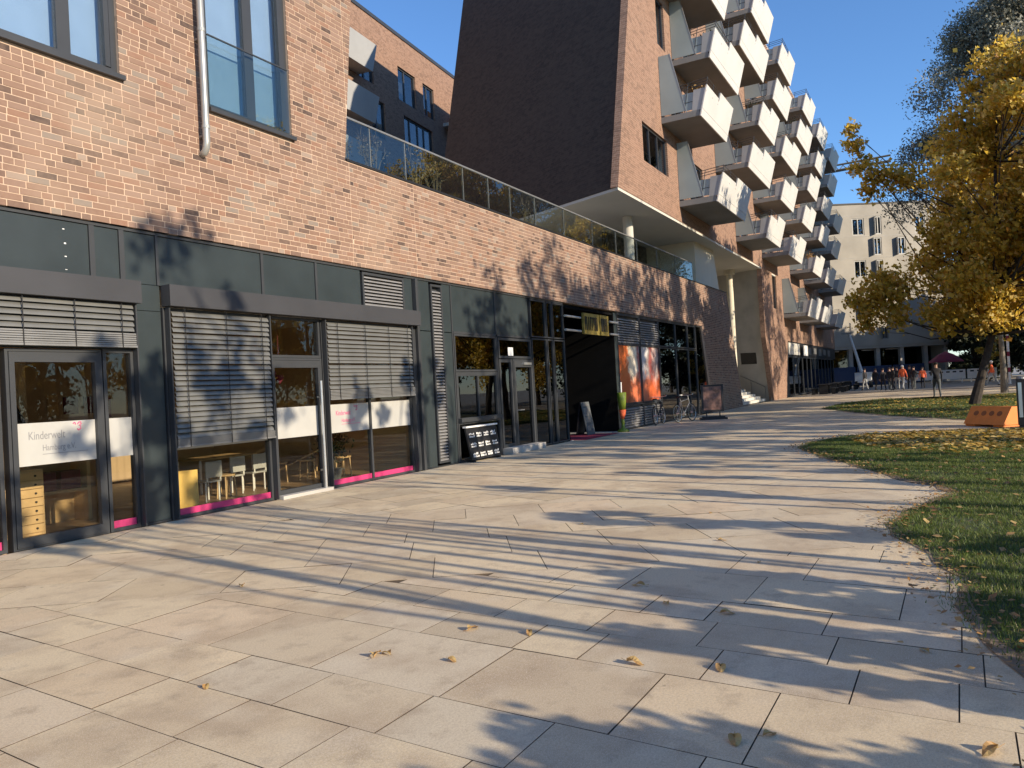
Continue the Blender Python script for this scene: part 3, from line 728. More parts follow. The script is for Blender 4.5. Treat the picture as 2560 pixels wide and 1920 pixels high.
# recessed entrance
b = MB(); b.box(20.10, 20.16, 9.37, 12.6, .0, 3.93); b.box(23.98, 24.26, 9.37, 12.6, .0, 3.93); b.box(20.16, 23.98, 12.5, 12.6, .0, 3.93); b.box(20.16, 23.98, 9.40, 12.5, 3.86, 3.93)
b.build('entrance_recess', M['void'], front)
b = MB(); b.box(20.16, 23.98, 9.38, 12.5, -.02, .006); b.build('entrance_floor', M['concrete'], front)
for z in (3.20, 3.60):
    MB().tube([(20.02, 9.28, z), (21.12, 9.28, z)], .035, 8).build('sign_bar', M['steel'], front); MB().tube([(23.42, 9.28, z), (24.18, 9.28, z)], .035, 8).build('sign_bar', M['steel'], front)
for a, b_ in ((21.33, 22.52), (22.60, 23.30)):
    s_ = MB().box(a, b_, 9.26, 9.33, 3.13, 3.77).build('gilded_sign_board', M['gold'], front)
    x = a+.08
    while x < b_-.12:
        wd = random.uniform(.05, .11); k = MB(); k.box(x, x+wd*.4, 9.245, 9.262, 3.25, 3.66)
        if random.random() < .7: k.box(x+wd*.4, x+wd, 9.245, 9.262, random.choice((3.25, 3.43, 3.60)), random.choice((3.66, 3.67)))
        k.build('sign_letter', M['black'], s_); x += wd+.05
panel(24.02, 24.28, .02, 3.95, 9.365)
louvres(24.36, 26.46, 2.97, 3.90, .085); louvres(26.62, 28.62, 2.97, 3.90, .085); louvres(24.42, 26.5, .06, .80, .085); louvres(26.62, 28.6, .06, .80, .085)
MB().box(24.28, 34.85, 9.362, 9.6, 3.952, 3.997).build('top_rail', M['frame'], front)

def poster_mat():
    m, t, b_ = new_mat('window_poster')
    g = t.nodes.new('ShaderNodeNewGeometry'); sp = t.nodes.new('ShaderNodeSeparateXYZ'); t.links.new(g.outputs['Position'], sp.inputs[0])
    n = noise(t, 1.6, 4, .6); mp = t.nodes.new('ShaderNodeMath'); mp.operation = 'MULTIPLY_ADD'; t.links.new(n.outputs[0], mp.inputs[0]); mp.inputs[1].default_value = 1.5; t.links.new(sp.outputs[0], mp.inputs[2])
    x = rng(t, mp.outputs[0], 25.1, 29.4, 0, 1)
    rp = ramp(t, [(0, (.72,.15,.03)), (.22, (.72,.16,.035)), (.26, (.75,.62,.42)), (.40, (.80,.72,.58)), (.46, (.42,.06,.05)), (.52, (.55,.50,.48)), (.62, (.70,.66,.62)), (.70, (.22,.18,.17)), (.8, (.30,.06,.05)), (.92, (.60,.48,.42)), (1, (.12,.05,.05))])
    t.links.new(x, rp.inputs[0])
    n2 = noise(t, 2.2, 4, .6); zz = t.nodes.new('ShaderNodeMath'); zz.operation = 'MULTIPLY_ADD'; t.links.new(n2.outputs[0], zz.inputs[0]); zz.inputs[1].default_value = 1.4; t.links.new(sp.outputs[2], zz.inputs[2])
    c = mixc(t, rng(t, zz.outputs[0], 2.65, 2.2, 0, .9), rp.outputs[0], (.64,.12,.025))
    c = mixc(t, rng(t, zz.outputs[0], 1.85, 1.5, 0, .7), c, (.22,.05,.04))
    t.links.new(c, b_.inputs['Base Color']); b_.inputs['Roughness'].default_value = .45; return m
M['poster'] = poster_mat()
for a, b_ in ((24.32, 26.5), (26.55, 28.66)):
    f = MB(); f.frame(a, b_, .86, 2.92, .04, 9.362, 9.46); w = f.build('window', M['frame'], front)
    MB().box(a+.041, b_-.041, 9.405, 9.41, .901, 2.879).build('poster', M['poster'], w)
xs = [28.70, 30.88, 32.63, 33.84]
for a, b_ in zip(xs, xs[1:]): 
    shop_window(a, b_-.03, .02, 2.9, glass='glass_dark', film=False, pink=False, fw=.04); shop_window(a, b_-.03, 2.93, 3.94, glass='glass_dark', film=False, pink=False, fw=.04)
f = MB(); f.xzprism([(33.85, .02), (33.90, .02), (33.90, 3.94), (33.85, 3.94)], 9.362, 9.46); w = f.build('window', M['frame'], front)
MB().xzprism([(33.91, .03), (pier_left(.03)-.02, .03), (pier_left(3.93)-.02, 3.93), (33.91, 3.93)], 9.40, 9.41).build('pane', M['glass_dark'], w)

# rooms behind the glass
b = MB(); b.box(-1.5, 12.9, 9.53, 15.6, -.1, .008); b.build('room_floor', M['wood_floor'], front)
b = MB(); b.box(-1.5, 12.9, 15.6, 15.8, 0, 3.25); b.box(-1.7, -1.5, 9.53, 15.8, 0, 3.25); b.box(12.9, 13.1, 9.53, 15.8, 0, 3.25); b.box(6.2, 6.35, 11.6, 15.6, .01, 3.2); b.build('room_wall', M['room'], front)
MB().box(-1.7, 13.1, 9.63, 15.8, 3.25, 3.4).build('room_ceiling', M['soffit'], front)
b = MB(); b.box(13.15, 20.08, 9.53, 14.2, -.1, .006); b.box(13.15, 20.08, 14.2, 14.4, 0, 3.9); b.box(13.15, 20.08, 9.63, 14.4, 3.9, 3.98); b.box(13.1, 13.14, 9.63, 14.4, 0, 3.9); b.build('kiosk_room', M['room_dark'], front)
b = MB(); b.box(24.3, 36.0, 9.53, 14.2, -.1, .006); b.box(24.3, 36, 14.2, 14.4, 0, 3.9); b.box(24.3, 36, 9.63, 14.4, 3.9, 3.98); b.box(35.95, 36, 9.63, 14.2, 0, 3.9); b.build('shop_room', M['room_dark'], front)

# glass balustrade on the terrace
posts = [11.0, 11.85, 12.98, 15.2, 16.35, 17.45, 18.85, 20.7, 22.85, 24.9, 27.0, 29.3, 31.7, 34.2]
bal = MB(); bal.box(11.0, 34.25, 9.43, 9.47, 6.80, 6.835)
bl = bal.build('balustrade', M['metal_grey'], front)
for x in posts: MB().box(x-.012, x+.012, 9.455, 9.49, 5.84, 6.80).build('balustrade_post', M['metal_grey'], bl)
for a, b_ in zip(posts, posts[1:]): MB().box(a+.016, b_-.016, 9.44, 9.452, 5.97, 6.795).build('pane', M['glass_rail'], bl)
# cream wall and columns on the terrace
b = MB(); b.hexa([(36.8, 10.0, 5.84), (41.4, 10.0, 5.84), (41.9, 12.5, 5.84), (36.8, 12.5, 5.84)], [(36.8, 10.0, 8.34), (40.3, 10.0, 8.34), (40.8, 12.5, 8.34), (36.8, 12.5, 8.34)])
b.build('stair_core', M['cream'], front)
MB().box(31.5, 36.79, 12.4, 12.6, 5.85, 8.33).build('recessed_glazing', M['glass_dark'], front)
MB().box(30.5, 37, 14.0, 14.3, 5.85, 8.33).build('recess_wall', M['room_dark'], front)

def terrace_shrub(x, y, h, n, label):
    t = thing('terrace_shrub', label, 'shrub', (x, y, 5.84))
    s = MB(); rr = random.Random(int(x*100))
    L = []
    for i in range(n):
        a = rr.uniform(0, 6.28); hh = h*rr.uniform(.55, 1.1); sp = rr.uniform(.1, .45)*h
        p0 = Vector((x+rr.uniform(-.15, .15), y+rr.uniform(-.1, .1), 5.84)); p2 = p0+Vector((math.cos(a)*sp, math.sin(a)*sp*.5, hh)); p1 = (p0+p2)/2+Vector((0, 0, hh*.15))
        s.tube([p0, p1, p2], [.012, .008, .003], 5)
        for k in range(4):
            q = p1.lerp(p2, rr.random()); s.tube([q, q+Vector((rr.uniform(-.2, .2), rr.uniform(-.1, .1), rr.uniform(.05, .25)))], [.005, .002], 4)
        L += [p1.lerp(p2, rr.random())+Vector((rr.gauss(0, .07), rr.gauss(0, .05), rr.gauss(0, .07))) for k in range(12)]
    s.build('stem', M['twig'], t)
    P = np.array([tuple(p) for p in L]); k = len(P); u = RNG.normal(0, 1, (k, 3)); u /= np.linalg.norm(u, axis=1)[:, None]; v = np.cross(u, RNG.normal(0, 1, (k, 3))); v /= np.linalg.norm(v, axis=1)[:, None]
    V = np.stack([P-u*.035, P+v*.015, P+u*.035, P-v*.015], 1)-np.array([x, y, 5.84])
    me = np_mesh('foliage', V, 4, M['twig']); o = bpy.data.objects.new('foliage', me); C.objects.link(o); o.parent = t
for i, (x, h, n, lab) in enumerate(((11.5, .75, 14, 'dry tufted plant behind the first glass panels of the terrace'), (12.35, .95, 18, 'taller feathery dry plant behind the terrace glass'), (13.9, 1.0, 9, 'bare branching shrub behind the terrace glass'), (14.6, .9, 9, 'thin upright shrub behind the terrace glass'), (19.2, .9, 8, 'dark leafy shrub further along the terrace glass'))):
    terrace_shrub(x, 9.85, h, n, lab)

# ------------------------------------------------------------------ wing across the courtyard
wing = thing('courtyard_wing', 'flat-roofed brick wing with tall windows behind the terrace', 'building', (40, 28.6, 5.8))
WD = Vector((11.9, 1.2, 0)).normalized(); WN = Vector((-WD.y, WD.x, 0)); WP = Vector((34.1, 28.0, 0))
def wp(s, z, d=0): p = WP+WD*s+WN*d; return (p.x, p.y, z)
def wbox(mb, s0, s1, d0, d1, z0, z1): return mb.hexa([wp(s0, z0, d0), wp(s1, z0, d0), wp(s1, z0, d1), wp(s0, z0, d1)], [wp(s0, z1, d0), wp(s1, z1, d0), wp(s1, z1, d1), wp(s0, z1, d1)])
WW = [(.40, 1.92, 19.95, 22.0), (4.70, 6.85, 20.0, 22.12), (7.82, 9.30, 20.0, 22.12), (1.5, 3.0, 16.9, 19.15), (5.18, 8.86, 16.9, 19.17), (1.5, 3.0, 13.9, 16.1), (5.18, 8.86, 13.9, 16.1)]
mb = MB(); se = sorted(set([-22, 26]+[v for w in WW for v in w[:2]])); ze = sorted(set([5.0, 24.0]+[v for w in WW for v in w[2:]]))
for a, b_ in zip(se, se[1:]):
    for z0, z1 in zip(ze, ze[1:]):
        if not any(w[0]-.01 <= a and b_ <= w[1]+.01 and w[2]-.01 <= z0 and z1 <= w[3]+.01 for w in WW): wbox(mb, a, b_, 0, .35, z0, z1)
mb.build('wall', M['brick_far'], wing)
mb = MB(); wbox(mb, -22, 26, .36, 11, 5.0, 5.2); wbox(mb, -22, 26, .8, .9, 5.2, 23.9); wbox(mb, -22, 26, .36, 11, 23.6, 23.95); mb.build('body', M['room_dark'], wing)
mb = MB(); wbox(mb, -22, 26, -.06, .5, 24.0, 24.22); mb.build('parapet_cap', M['frame'], wing)
for s0, s1, z0, z1 in WW:
    f = MB(); wbox(f, s0, s0+.1, .10, .22, z0, z1); wbox(f, s1-.1, s1, .10, .22, z0, z1); wbox(f, s0+.1, s1-.1, .10, .22, z0, z0+.1); wbox(f, s0+.1, s1-.1, .10, .22, z1-.1, z1)
    ms = [s0+(s1-s0)*.42] if s1-s0 < 2.5 else [s0+(s1-s0)*k for k in (.22, .5, .72)]
    for m_ in ms: wbox(f, m_-.06, m_+.06, .11, .21, z0+.1, z1-.1)
    w = f.build('window', M['frame'], wing); e = [s0+.1]+[m_+k for m_ in ms for k in (-.06, .06)]+[s1-.1]
    for a, b_ in zip(e[::2], e[1::2]): q = MB(); wbox(q, a+.002, b_-.002, .15, .17, z0+.102, z1-.102); q.build('pane', M['glass_sky'], w)
def wing_balcony(s0, s1, z):
    q = MB(); wbox(q, s0, s1, -.9, 0, z, z+.22); bl_ = q.build('balcony', M['concrete'], wing)
    q = MB(); q.hexa([wp(s0, z-.05, -.96), wp(s1, z-.05, -.96), wp(s1, z-.05, -.902), wp(s0, z-.05, -.902)], [wp(s0, z+1.5, -1.15), wp(s1+.25, z+1.5, -1.15), wp(s1+.25, z+1.5, -1.1), wp(s0, z+1.5, -1.1)]); q.build('front_panel', M['side_and_shade_grey'], bl_)  # white fronts given grey, so their shade sits in the colour
for z in (20.0, 17.05, 13.95): wing_balcony(-4.2, .35, z)
for z in (20.0, 17.0): wing_balcony(10.45, 14.5, z)

# ------------------------------------------------------------------ balcony tower
tower = thing('balcony_tower', 'tall leaning brick apartment block covered in white box balconies', 'building', (50, 9.6, 0))
TOP = 24.4; A68 = R(68)
def tl(z): return 25.03+.288*(z-8.35)
P1 = (25.03+11.5*math.cos(A68), 9.32+11.5*math.sin(A68))
X_END = 86.0
# front wall with openings for the big windows
TW = [(27.95, 31.0, 9.95, 11.45), (30.45, 31.5, 15.3, 17.3), (52.75, 54.2, 6.02, 8.35)]
BALC = [(28.64, 33.4, 16.85), (30.48, 35.31, 14.23), (28.64, 32.53, 11.4), (30.46, 35.28, 8.55), (30.5, 35.3, 19.7),
        (39.63, 43.9, 19.72), (36.37, 41.73, 16.88), (39.84, 43.99, 14.15), (36.79, 41.84, 11.34), (40.3, 44.03, 8.56),
        (46.92, 51.08, 19.7), (44.46, 48.9, 16.87), (46.28, 51.5, 14.16), (45.22, 49.3, 11.42), (46.94, 51.59, 8.55),
        (56.01, 60.2, 19.65), (52.6, 57.6, 16.9), (56.22, 60.53, 14.2), (52.9, 57.2, 11.4), (56.61, 60.6, 8.6), (53.13, 57.81, 5.36),
        (60.9, 65.2, 16.9), (63.0, 67.4, 19.63), (63.2, 67.9, 14.05), (60.6, 64.9, 11.4), (63.0, 67.8, 8.5), (59.62, 64.14, 5.33),
        (70.6, 75.2, 19.65), (68.3, 72.6, 16.9), (70.9, 75.4, 14.05), (68.3, 72.6, 11.4), (70.9, 75.4, 8.5), (68.15, 73.0, 5.38)]
k73 = 7.75/7.3
BALC = [(a*k73, b_*k73, 1.55+(z-1.55)*k73) for a, b_, z in BALC]
mb = MB()
def wall_cells(mb, x0, x1, z0, z1, holes, y0, y1):
    xs_ = sorted(set([x0, x1]+[min(max(v, x0), x1) for h_ in holes for v in h_[:2]])); zs_ = sorted(set([z0, z1]+[min(max(v, z0), z1) for h_ in holes for v in h_[2:]]))
    for a, b_ in zip(xs_, xs_[1:]):
        if b_-a < 1e-4: continue
        run = None
        for c0, c1 in zip(zs_, zs_[1:]):
            if c1-c0 < 1e-4: continue
            hole = any(h_[0]-.001 <= a and b_ <= h_[1]+.001 and h_[2]-.001 <= c0 and c1 <= h_[3]+.001 for h_ in holes)
            if hole:
                if run: mb.box(a, b_, y0, y1, run[0], run[1]); run = None
            else: run = (run[0], c1) if run else (c0, c1)
        if run: mb.box(a, b_, y0, y1, run[0], run[1])
DOORS = [(a+.35*(b_-a), a+.8*(b_-a), z+.27, z+2.5) for a, b_, z in BALC]
holes = TW[:2]+DOORS
# leaning left end: strips between the leaning edge and x = 29.7
xl = tl(TOP)
mb.xzprism([(25.03, 8.35), (27.95, 8.35), (27.95, tl(0) and 18.48), ], 9.32, 9.6)
wall_cells(mb, 27.95, X_END, 8.35, 18.48, holes, 9.32, 9.6)
mb.xzprism([(27.95, 18.48), (31.5, 18.48), (31.5, TOP), (tl(TOP), TOP)], 9.32, 9.6)
wall_cells(mb, 31.5, X_END, 18.48, TOP, holes, 9.32, 9.6)
# below the soffit: second pier and wall over the shops
wall_cells(mb, 54.2, X_END, 4.0, 8.35, DOORS+[TW[2]], 9.32, 9.6)
wall_cells(mb, 52.75, 54.2, 4.0, 8.35, [TW[2]], 9.32, 9.6)
mb.xzprism([(49.4, 8.35), (49.35, 7.0), (49.5, 4.0), (52.75, 4.0), (52.75, 8.35)], 9.32, 9.6)
mb.xzprism([(51.1, 0), (55.9, 0), (57.5, 4.0), (49.5, 4.0), (50.15, 2.4)], 9.32, 9.6)
mb.build('front_wall', M['brick_far'], tower)
mb = MB()
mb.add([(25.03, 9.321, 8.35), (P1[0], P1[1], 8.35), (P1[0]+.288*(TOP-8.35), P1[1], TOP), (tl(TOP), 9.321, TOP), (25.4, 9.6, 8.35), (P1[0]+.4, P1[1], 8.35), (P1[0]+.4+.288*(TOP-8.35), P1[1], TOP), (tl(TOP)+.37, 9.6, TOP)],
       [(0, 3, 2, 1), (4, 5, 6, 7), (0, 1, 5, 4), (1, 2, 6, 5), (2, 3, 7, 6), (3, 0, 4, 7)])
mb.build('side_wall', M['brick_shaded'], tower)
mb = MB(); mb.xyprism([(25.06, 9.34), (X_END, 9.34), (X_END, 20), (P1[0], P1[1])], 8.25, 8.349)
mb.build('soffit', M['soffit'], tower)
mb = MB(); mb.xyprism([(tl(TOP)+.02, 9.33), (X_END, 9.33), (X_END, 20), (P1[0]+4.6, P1[1])], TOP-.3, TOP+.15); mb.build('roof', M['concrete'], tower)
mb = MB(); mb.box(33.8, X_END, 19.7, 20, 8.36, TOP-.31); mb.box(X_END-.3, X_END, 9.61, 19.7, 0, TOP-.31); mb.box(34, X_END-.3, 12.5, 12.6, 8.36, TOP-.31); mb.build('body', M['room_dark'], tower)
# columns, stair wall, stair
MB().lathe((29.4, 10.62, 5.84), [(.2, 0), (.2, 2.40)], 24).build('column', M['soffit'], tower, smooth=False)
c2 = MB(); c2.lathe((48.3, 11.05, 0), [(.19, 0), (.19, 8.25)], 24); c2.lathe((48.3, 11.05, 7.95), [(.34, 0), (.34, .30)], 24); c2.build('column', M['cream'], tower)
mb = MB(); dx, dy = math.cos(A68), math.sin(A68)
mb.hexa([(51.05, 9.42, 0), (51.3, 9.42, 0), (51.3+6*dx, 9.42+6*dy, 0), (51.05+6*dx, 9.42+6*dy, 0)], [(49.4, 9.42, 8.25), (49.65, 9.42, 8.25), (49.65+6*dx, 9.42+6*dy, 8.25), (49.4+6*dx, 9.42+6*dy, 8.25)])
sw = mb.build('stair_wall', M['concrete'], tower)
def on_stair(u, z, off=-.02): x = 51.05-(z/8.25)*1.65+u*dx; return (x+off, 9.42+u*dy, z)
q = MB(); q.hexa([on_stair(.85, 2.40, -.03), on_stair(.85, 2.40, .02), on_stair(2.0, 2.42, .02), on_stair(2.0, 2.42, -.03)], [on_stair(.85, 3.12, -.03), on_stair(.85, 3.12, .02), on_stair(2.0, 3.16, .02), on_stair(2.0, 3.16, -.03)]); q.build('notice_panel', M['black'], sw)
q = MB(); q.tube([on_stair(.4, .9, -.12), on_stair(2.2, 1.7, -.12)], .025, 8); q.tube([on_stair(.4, .9, -.12), on_stair(.4, .0, -.12)], .02, 8); q.tube([on_stair(1.4, 1.34, -.12), on_stair(1.4, .5, -.12)], .02, 8); q.build('handrail', M['metal_grey'], sw)
for i in range(9):
    y0 = 9.75+i*.30
    MB().hexa([(42.6+.4*i*.3, y0, 0), (50.6, y0, 0), (50.6, y0+.30, 0), (42.6+.4*i*.3, y0+.30, 0)], [(42.6+.4*i*.3, y0, .16*(i+1)), (50.6-.03*i, y0, .16*(i+1)), (50.6-.03*i, y0+.30, .16*(i+1)), (42.6+.4*i*.3, y0+.30, .16*(i+1))]).build('stair_step', M['soffit'], tower)
mb = MB(); mb.box(41.9, 58, 16.5, 16.8, 0, 8.24); mb.build('stairwell_back', M['concrete'], tower)
mb = MB(); mb.box(33.0, 41.0, 16.5, 16.8, 5.85, 8.24); mb.build('terrace_back', M['cream'], tower)
# windows on the tower
def tower_window(x0, x1, z0, z1, n, lab='window'):
    f = MB(); f.frame(x0, x1, z0, z1, .07, 9.40, 9.5)
    ms = [x0+(x1-x0)*(i+1)/n for i in range(n-1)]
    for m_ in ms: f.box(m_-.035, m_+.035, 9.41, 9.49, z0+.071, z1-.071)
    w = f.build(lab, M['frame'], tower); e = [x0+.07]+[m_+k for m_ in ms for k in (-.035, .035)]+[x1-.07]
    for a, b_ in zip(e[::2], e[1::2]): MB().box(a+.002, b_-.002, 9.44, 9.455, z0+.072, z1-.072).build('pane', M['glass_sky'], w)
tower_window(*TW[0], 3); tower_window(*TW[1], 1); tower_window(*TW[2], 1)
for a, b_, z0, z1 in DOORS: tower_window(a, b_, z0, z1, 2, 'balcony_door')
# balconies
def balcony(x0, x1, z):
    w = x1-x0; YW = 9.315; yf = 7.75; s = MB()
    s.box(x0, x1, yf+.002, YW, z, z+.24); bl_ = s.build('balcony', M['slab_grey'], tower)
    xm = x0+w*.47; hl, hr = 1.14, 1.40
    lean = .27
    def fy(h): return yf-lean*h
    q = MB()                                                   # fascia
    q.hexa([(x0-.03, fy(0)-.05, z-.02), (x1+.03, fy(0)-.05, z-.02), (x1+.03, fy(0), z-.02), (x0-.03, fy(0), z-.02)], [(x0-.03, fy(.26)-.05, z+.26), (x1+.03, fy(.26)-.05, z+.26), (x1+.03, fy(.26), z+.26), (x0-.03, fy(.26), z+.26)])
    q.build('fascia', M['white_panel'], bl_)
    q = MB()
    for a, b_, h in ((x0-.03, xm-.12, hl), (xm-.12, xm, hl-.10), (xm, x1+.03, hr)):
        q.hexa([(a, fy(.272)-.05, z+.272), (b_, fy(.272)-.05, z+.272), (b_, fy(.272), z+.272), (a, fy(.272), z+.272)], [(a, fy(h)-.05, z+h), (b_, fy(h)-.05, z+h), (b_, fy(h), z+h), (a, fy(h), z+h)])
    q.build('front_panel', M['white_panel'], bl_)
    for xs_ in (x0, x1-.06):                                    # solid side cheeks by the front
        q = MB(); h = 1.05
        q.hexa([(xs_, fy(.24)+.004, z+.24), (xs_+.06, fy(.24)+.004, z+.24), (xs_+.06, yf+.30, z+.24), (xs_, yf+.30, z+.24)], [(xs_, fy(h)+.004, z+h), (xs_+.06, fy(h)+.004, z+h), (xs_+.06, yf+.20, z+h), (xs_, yf+.20, z+h)])
        q.build('side_panel', M['side_and_shade_grey'], bl_)
    q = MB(); q.hexa([(x0+.005, YW-1.02, z+.30), (x0+.025, YW-1.02, z+.30), (x0+.025, YW-.01, z+.30), (x0+.005, YW-.01, z+.30)], [(x0+.005, YW-.46, z+2.72), (x0+.025, YW-.46, z+2.72), (x0+.025, YW-.01, z+2.72), (x0+.005, YW-.01, z+2.72)])
    q.build('privacy_screen', M['frost'], bl_)
    q = MB(); q.tube([(x0+.015, YW-1.04, z+.24), (x0+.015, YW-.47, z+2.74)], .02, 5); q.build('screen_edge', M['metal_grey'], bl_)
    q = MB()
    for k in range(3):
        h = hl+.07+.11*k; q.tube([(x0+.03, YW-.5, z+h-.12), (x0+.03, fy(h)+.02, z+h), (xm+.3*(2-k), fy(h)+.02, z+h)], .015, 5)
    for xx in (x0+.03, x0+.5*(xm-x0), xm-.1): q.tube([(xx, fy(hl)+.02, z+hl-.25), (xx, fy(hl+.32)+.02, z+hl+.32)], .013, 5)
    q.tube([(x0+.03, yf+.62, z+.24), (x0+.03, yf+.40, z+1.38)], .016, 5); q.tube([(x0+.03, yf+.2, z+.62), (x0+.03, YW-.9, z+.62)], .012, 5)
    q.build('railing', M['frame'], bl_)
    q = MB(); q.hexa([(x0+.035, yf+.22, z+.30), (x0+.05, yf+.22, z+.30), (x0+.05, YW-.95, z+.30), (x0+.035, YW-.95, z+.30)], [(x0+.035, yf+.20, z+.98), (x0+.05, yf+.20, z+.98), (x0+.05, YW-.80, z+.98), (x0+.035, YW-.80, z+.98)]); q.build('side_glass', M['frost'], bl_)
for a, b_, z in BALC: balcony(a, b_, z)
# shops under the tower
x = 57.6
mb = MB(); mb.box(57.5, X_END, 9.35, 9.55, 2.95, 3.98); fa = mb.build('shop_fascia', M['black'], tower)
q = MB(); q.box(57.7, 62.6, 9.30, 9.349, 3.05, 3.9); q.build('pale_sign_board', M['soffit'], fa)
q = MB(); q.box(62.8, 64.6, 9.0, 9.06, 3.0, 3.8); q.build('projecting_sign', M['white'], fa)
for i in range(5): MB().box(67+i*3.2, 68.6+i*3.2, 9.30, 9.349, 3.15+.1*(i % 2), 3.75).build('sign_letters', M['metal_grey'], fa)
while x < X_END-2.2:
    f = MB(); f.frame(x, x+2.2, .02, 2.94, .09, 9.38, 9.5); w = f.build('shop_window', M['frame'], tower)
    MB().box(x+.092, x+2.108, 9.42, 9.44, .112, 2.848).build('pane', M['glass_dark'], w); x += 2.25
mb = MB(); mb.xzprism([(55.92, .01), (57.55, .01), (57.55, 3.95)], 9.42, 9.5); mb.build('corner_panel', M['frame'], tower)
mb = MB(); mb.box(57.5, X_END, 9.56, 13, -.02, .006); mb.box(57.5, X_END, 13, 13.2, 0, 4); mb.box(57.5, X_END, 9.61, 13.2, 4.05, 4.2); mb.build('shop_room', M['room_dark'], tower)

# ------------------------------------------------------------------ pale building closing the street
far = thing('pale_building', 'beige concrete building with blue-framed windows closing the street', 'building', (97, 4, 0))
FD = Vector((5.1, -8.05, 0)).normalized(); FN = Vector((-FD.y, FD.x, 0)); FP = Vector((95, 8.19, 0))
if FN.x < 0: FN = -FN
def fp(s, z, d=0): p = FP+FD*s+FN*d; return (p.x, p.y, z)
def fbox(mb, s0, s1, d0, d1, z0, z1):
    return mb.hexa([fp(s0, z0, d1), fp(s1, z0, d1), fp(s1, z0, d0), fp(s0, z0, d0)][::1] if False else [fp(s1, z0, d0), fp(s1, z0, d1), fp(s0, z0, d1), fp(s0, z0, d0)], [fp(s1, z1, d0), fp(s1, z1, d1), fp(s0, z1, d1), fp(s0, z1, d0)])
FW = [(.45, 1.85, 16.95, 18.9), (3.05, 3.9, 17.0, 19.05), (2.8, 3.8, 14.65, 16.65), (.44, 1.85, 12.2, 14.1), (3.0, 3.8, 12.2, 14.1), (.9, 1.95, 7.5, 9.4), (7.8, 9.0, 17.0, 18.95), (3.2, 4.0, 5.1, 6.5), (5.6, 6.6, 14.6, 16.6), (5.6, 6.8, 9.6, 11.5), (7.8, 9.0, 12.2, 14.1)]
ss = sorted(set([-9, 11.0]+[v for w in FW for v in w[:2]])); zs = sorted(set([4.4, 20.45]+[v for w in FW for v in w[2:]]))
mb = MB()
for a, b_ in zip(ss, ss[1:]):
    run = None
    for z0, z1 in zip(zs, zs[1:]):
        if any(w[0]-.01 <= a and b_ <= w[1]+.01 and w[2]-.01 <= z0 and z1 <= w[3]+.01 for w in FW):
            if run: fbox(mb, a, b_, 0, .4, *run); run = None
        else: run = (run[0], z1) if run else (z0, z1)
    if run: fbox(mb, a, b_, 0, .4, *run)
mb.build('wall', M['beige'], far)
mb = MB(); fbox(mb, -9, 11, .41, 14, 20.0, 20.44); fbox(mb, -9, 11, 1.2, 1.3, 4.5, 20); fbox(mb, -9, 11, .05, 14, 4.1, 4.39); fbox(mb, 10.7, 11, .41, 14, 0, 20); mb.build('body', M['beige'], far)
mb = MB(); fbox(mb, -9.05, 11.05, -.08, .5, 20.46, 20.62); mb.build('roof_edge', M['black'], far)
for z in (19.15, 16.8, 14.35, 11.8, 6.9): mb = MB(); fbox(mb, -9, 11, -.012, 0, z, z+.06); mb.build('panel_joint', M['concrete'], far)
for s0, s1, z0, z1 in FW:
    f = MB(); fbox(f, s0, s0+.12, .05, .2, z0, z1); fbox(f, s1-.12, s1, .05, .2, z0, z1); fbox(f, s0+.12, s1-.12, .05, .2, z0, z0+.12); fbox(f, s0+.12, s1-.12, .05, .2, z1-.12, z1); mm = .5*(s0+s1); fbox(f, mm-.05, mm+.05, .06, .19, z0+.12, z1-.12)
    w = f.build('window', M['metal_grey'], far); q = MB(); fbox(q, s0+.122, s1-.122, .21, .24, z0+.122, z1-.122); q.build('pane', M['blue_pane'], w)
    if s1-s0 < 1.1: q = MB(); q.hexa([fp(s0, z0, -.02), fp(s0+.06, z0, -.02), fp(s0-.08, z0, -.42), fp(s0-.13, z0, -.42)], [fp(s0, z1, -.02), fp(s0+.06, z1, -.02), fp(s0-.08, z1, -.42), fp(s0-.13, z1, -.42)]); q.build('open_sash', M['metal_grey'], w)
for s in (-8, -4.2, -.6, 2.6, 5.4, 8.2, 10.6): q = MB(); fbox(q, s, s+.45, .3, .75, 0, 4.1); q.build('column', M['concrete'], far)
q = MB(); fbox(q, -9, 11, 3.0, 3.2, 0, 4.1); q.build('ground_floor_glazing', M['glass_dark'], far)
q = MB(); fbox(q, -9, 11, 6.0, 6.2, 0, 4.1); q.build('back_wall', M['room_dark'], far)
for s in (-3, 1.4, 4.2): q = MB(); fbox(q, s, s+1.6, 1.0, 1.25, 3.9, 4.0); q.build('ceiling_lamp', M['white'], far)

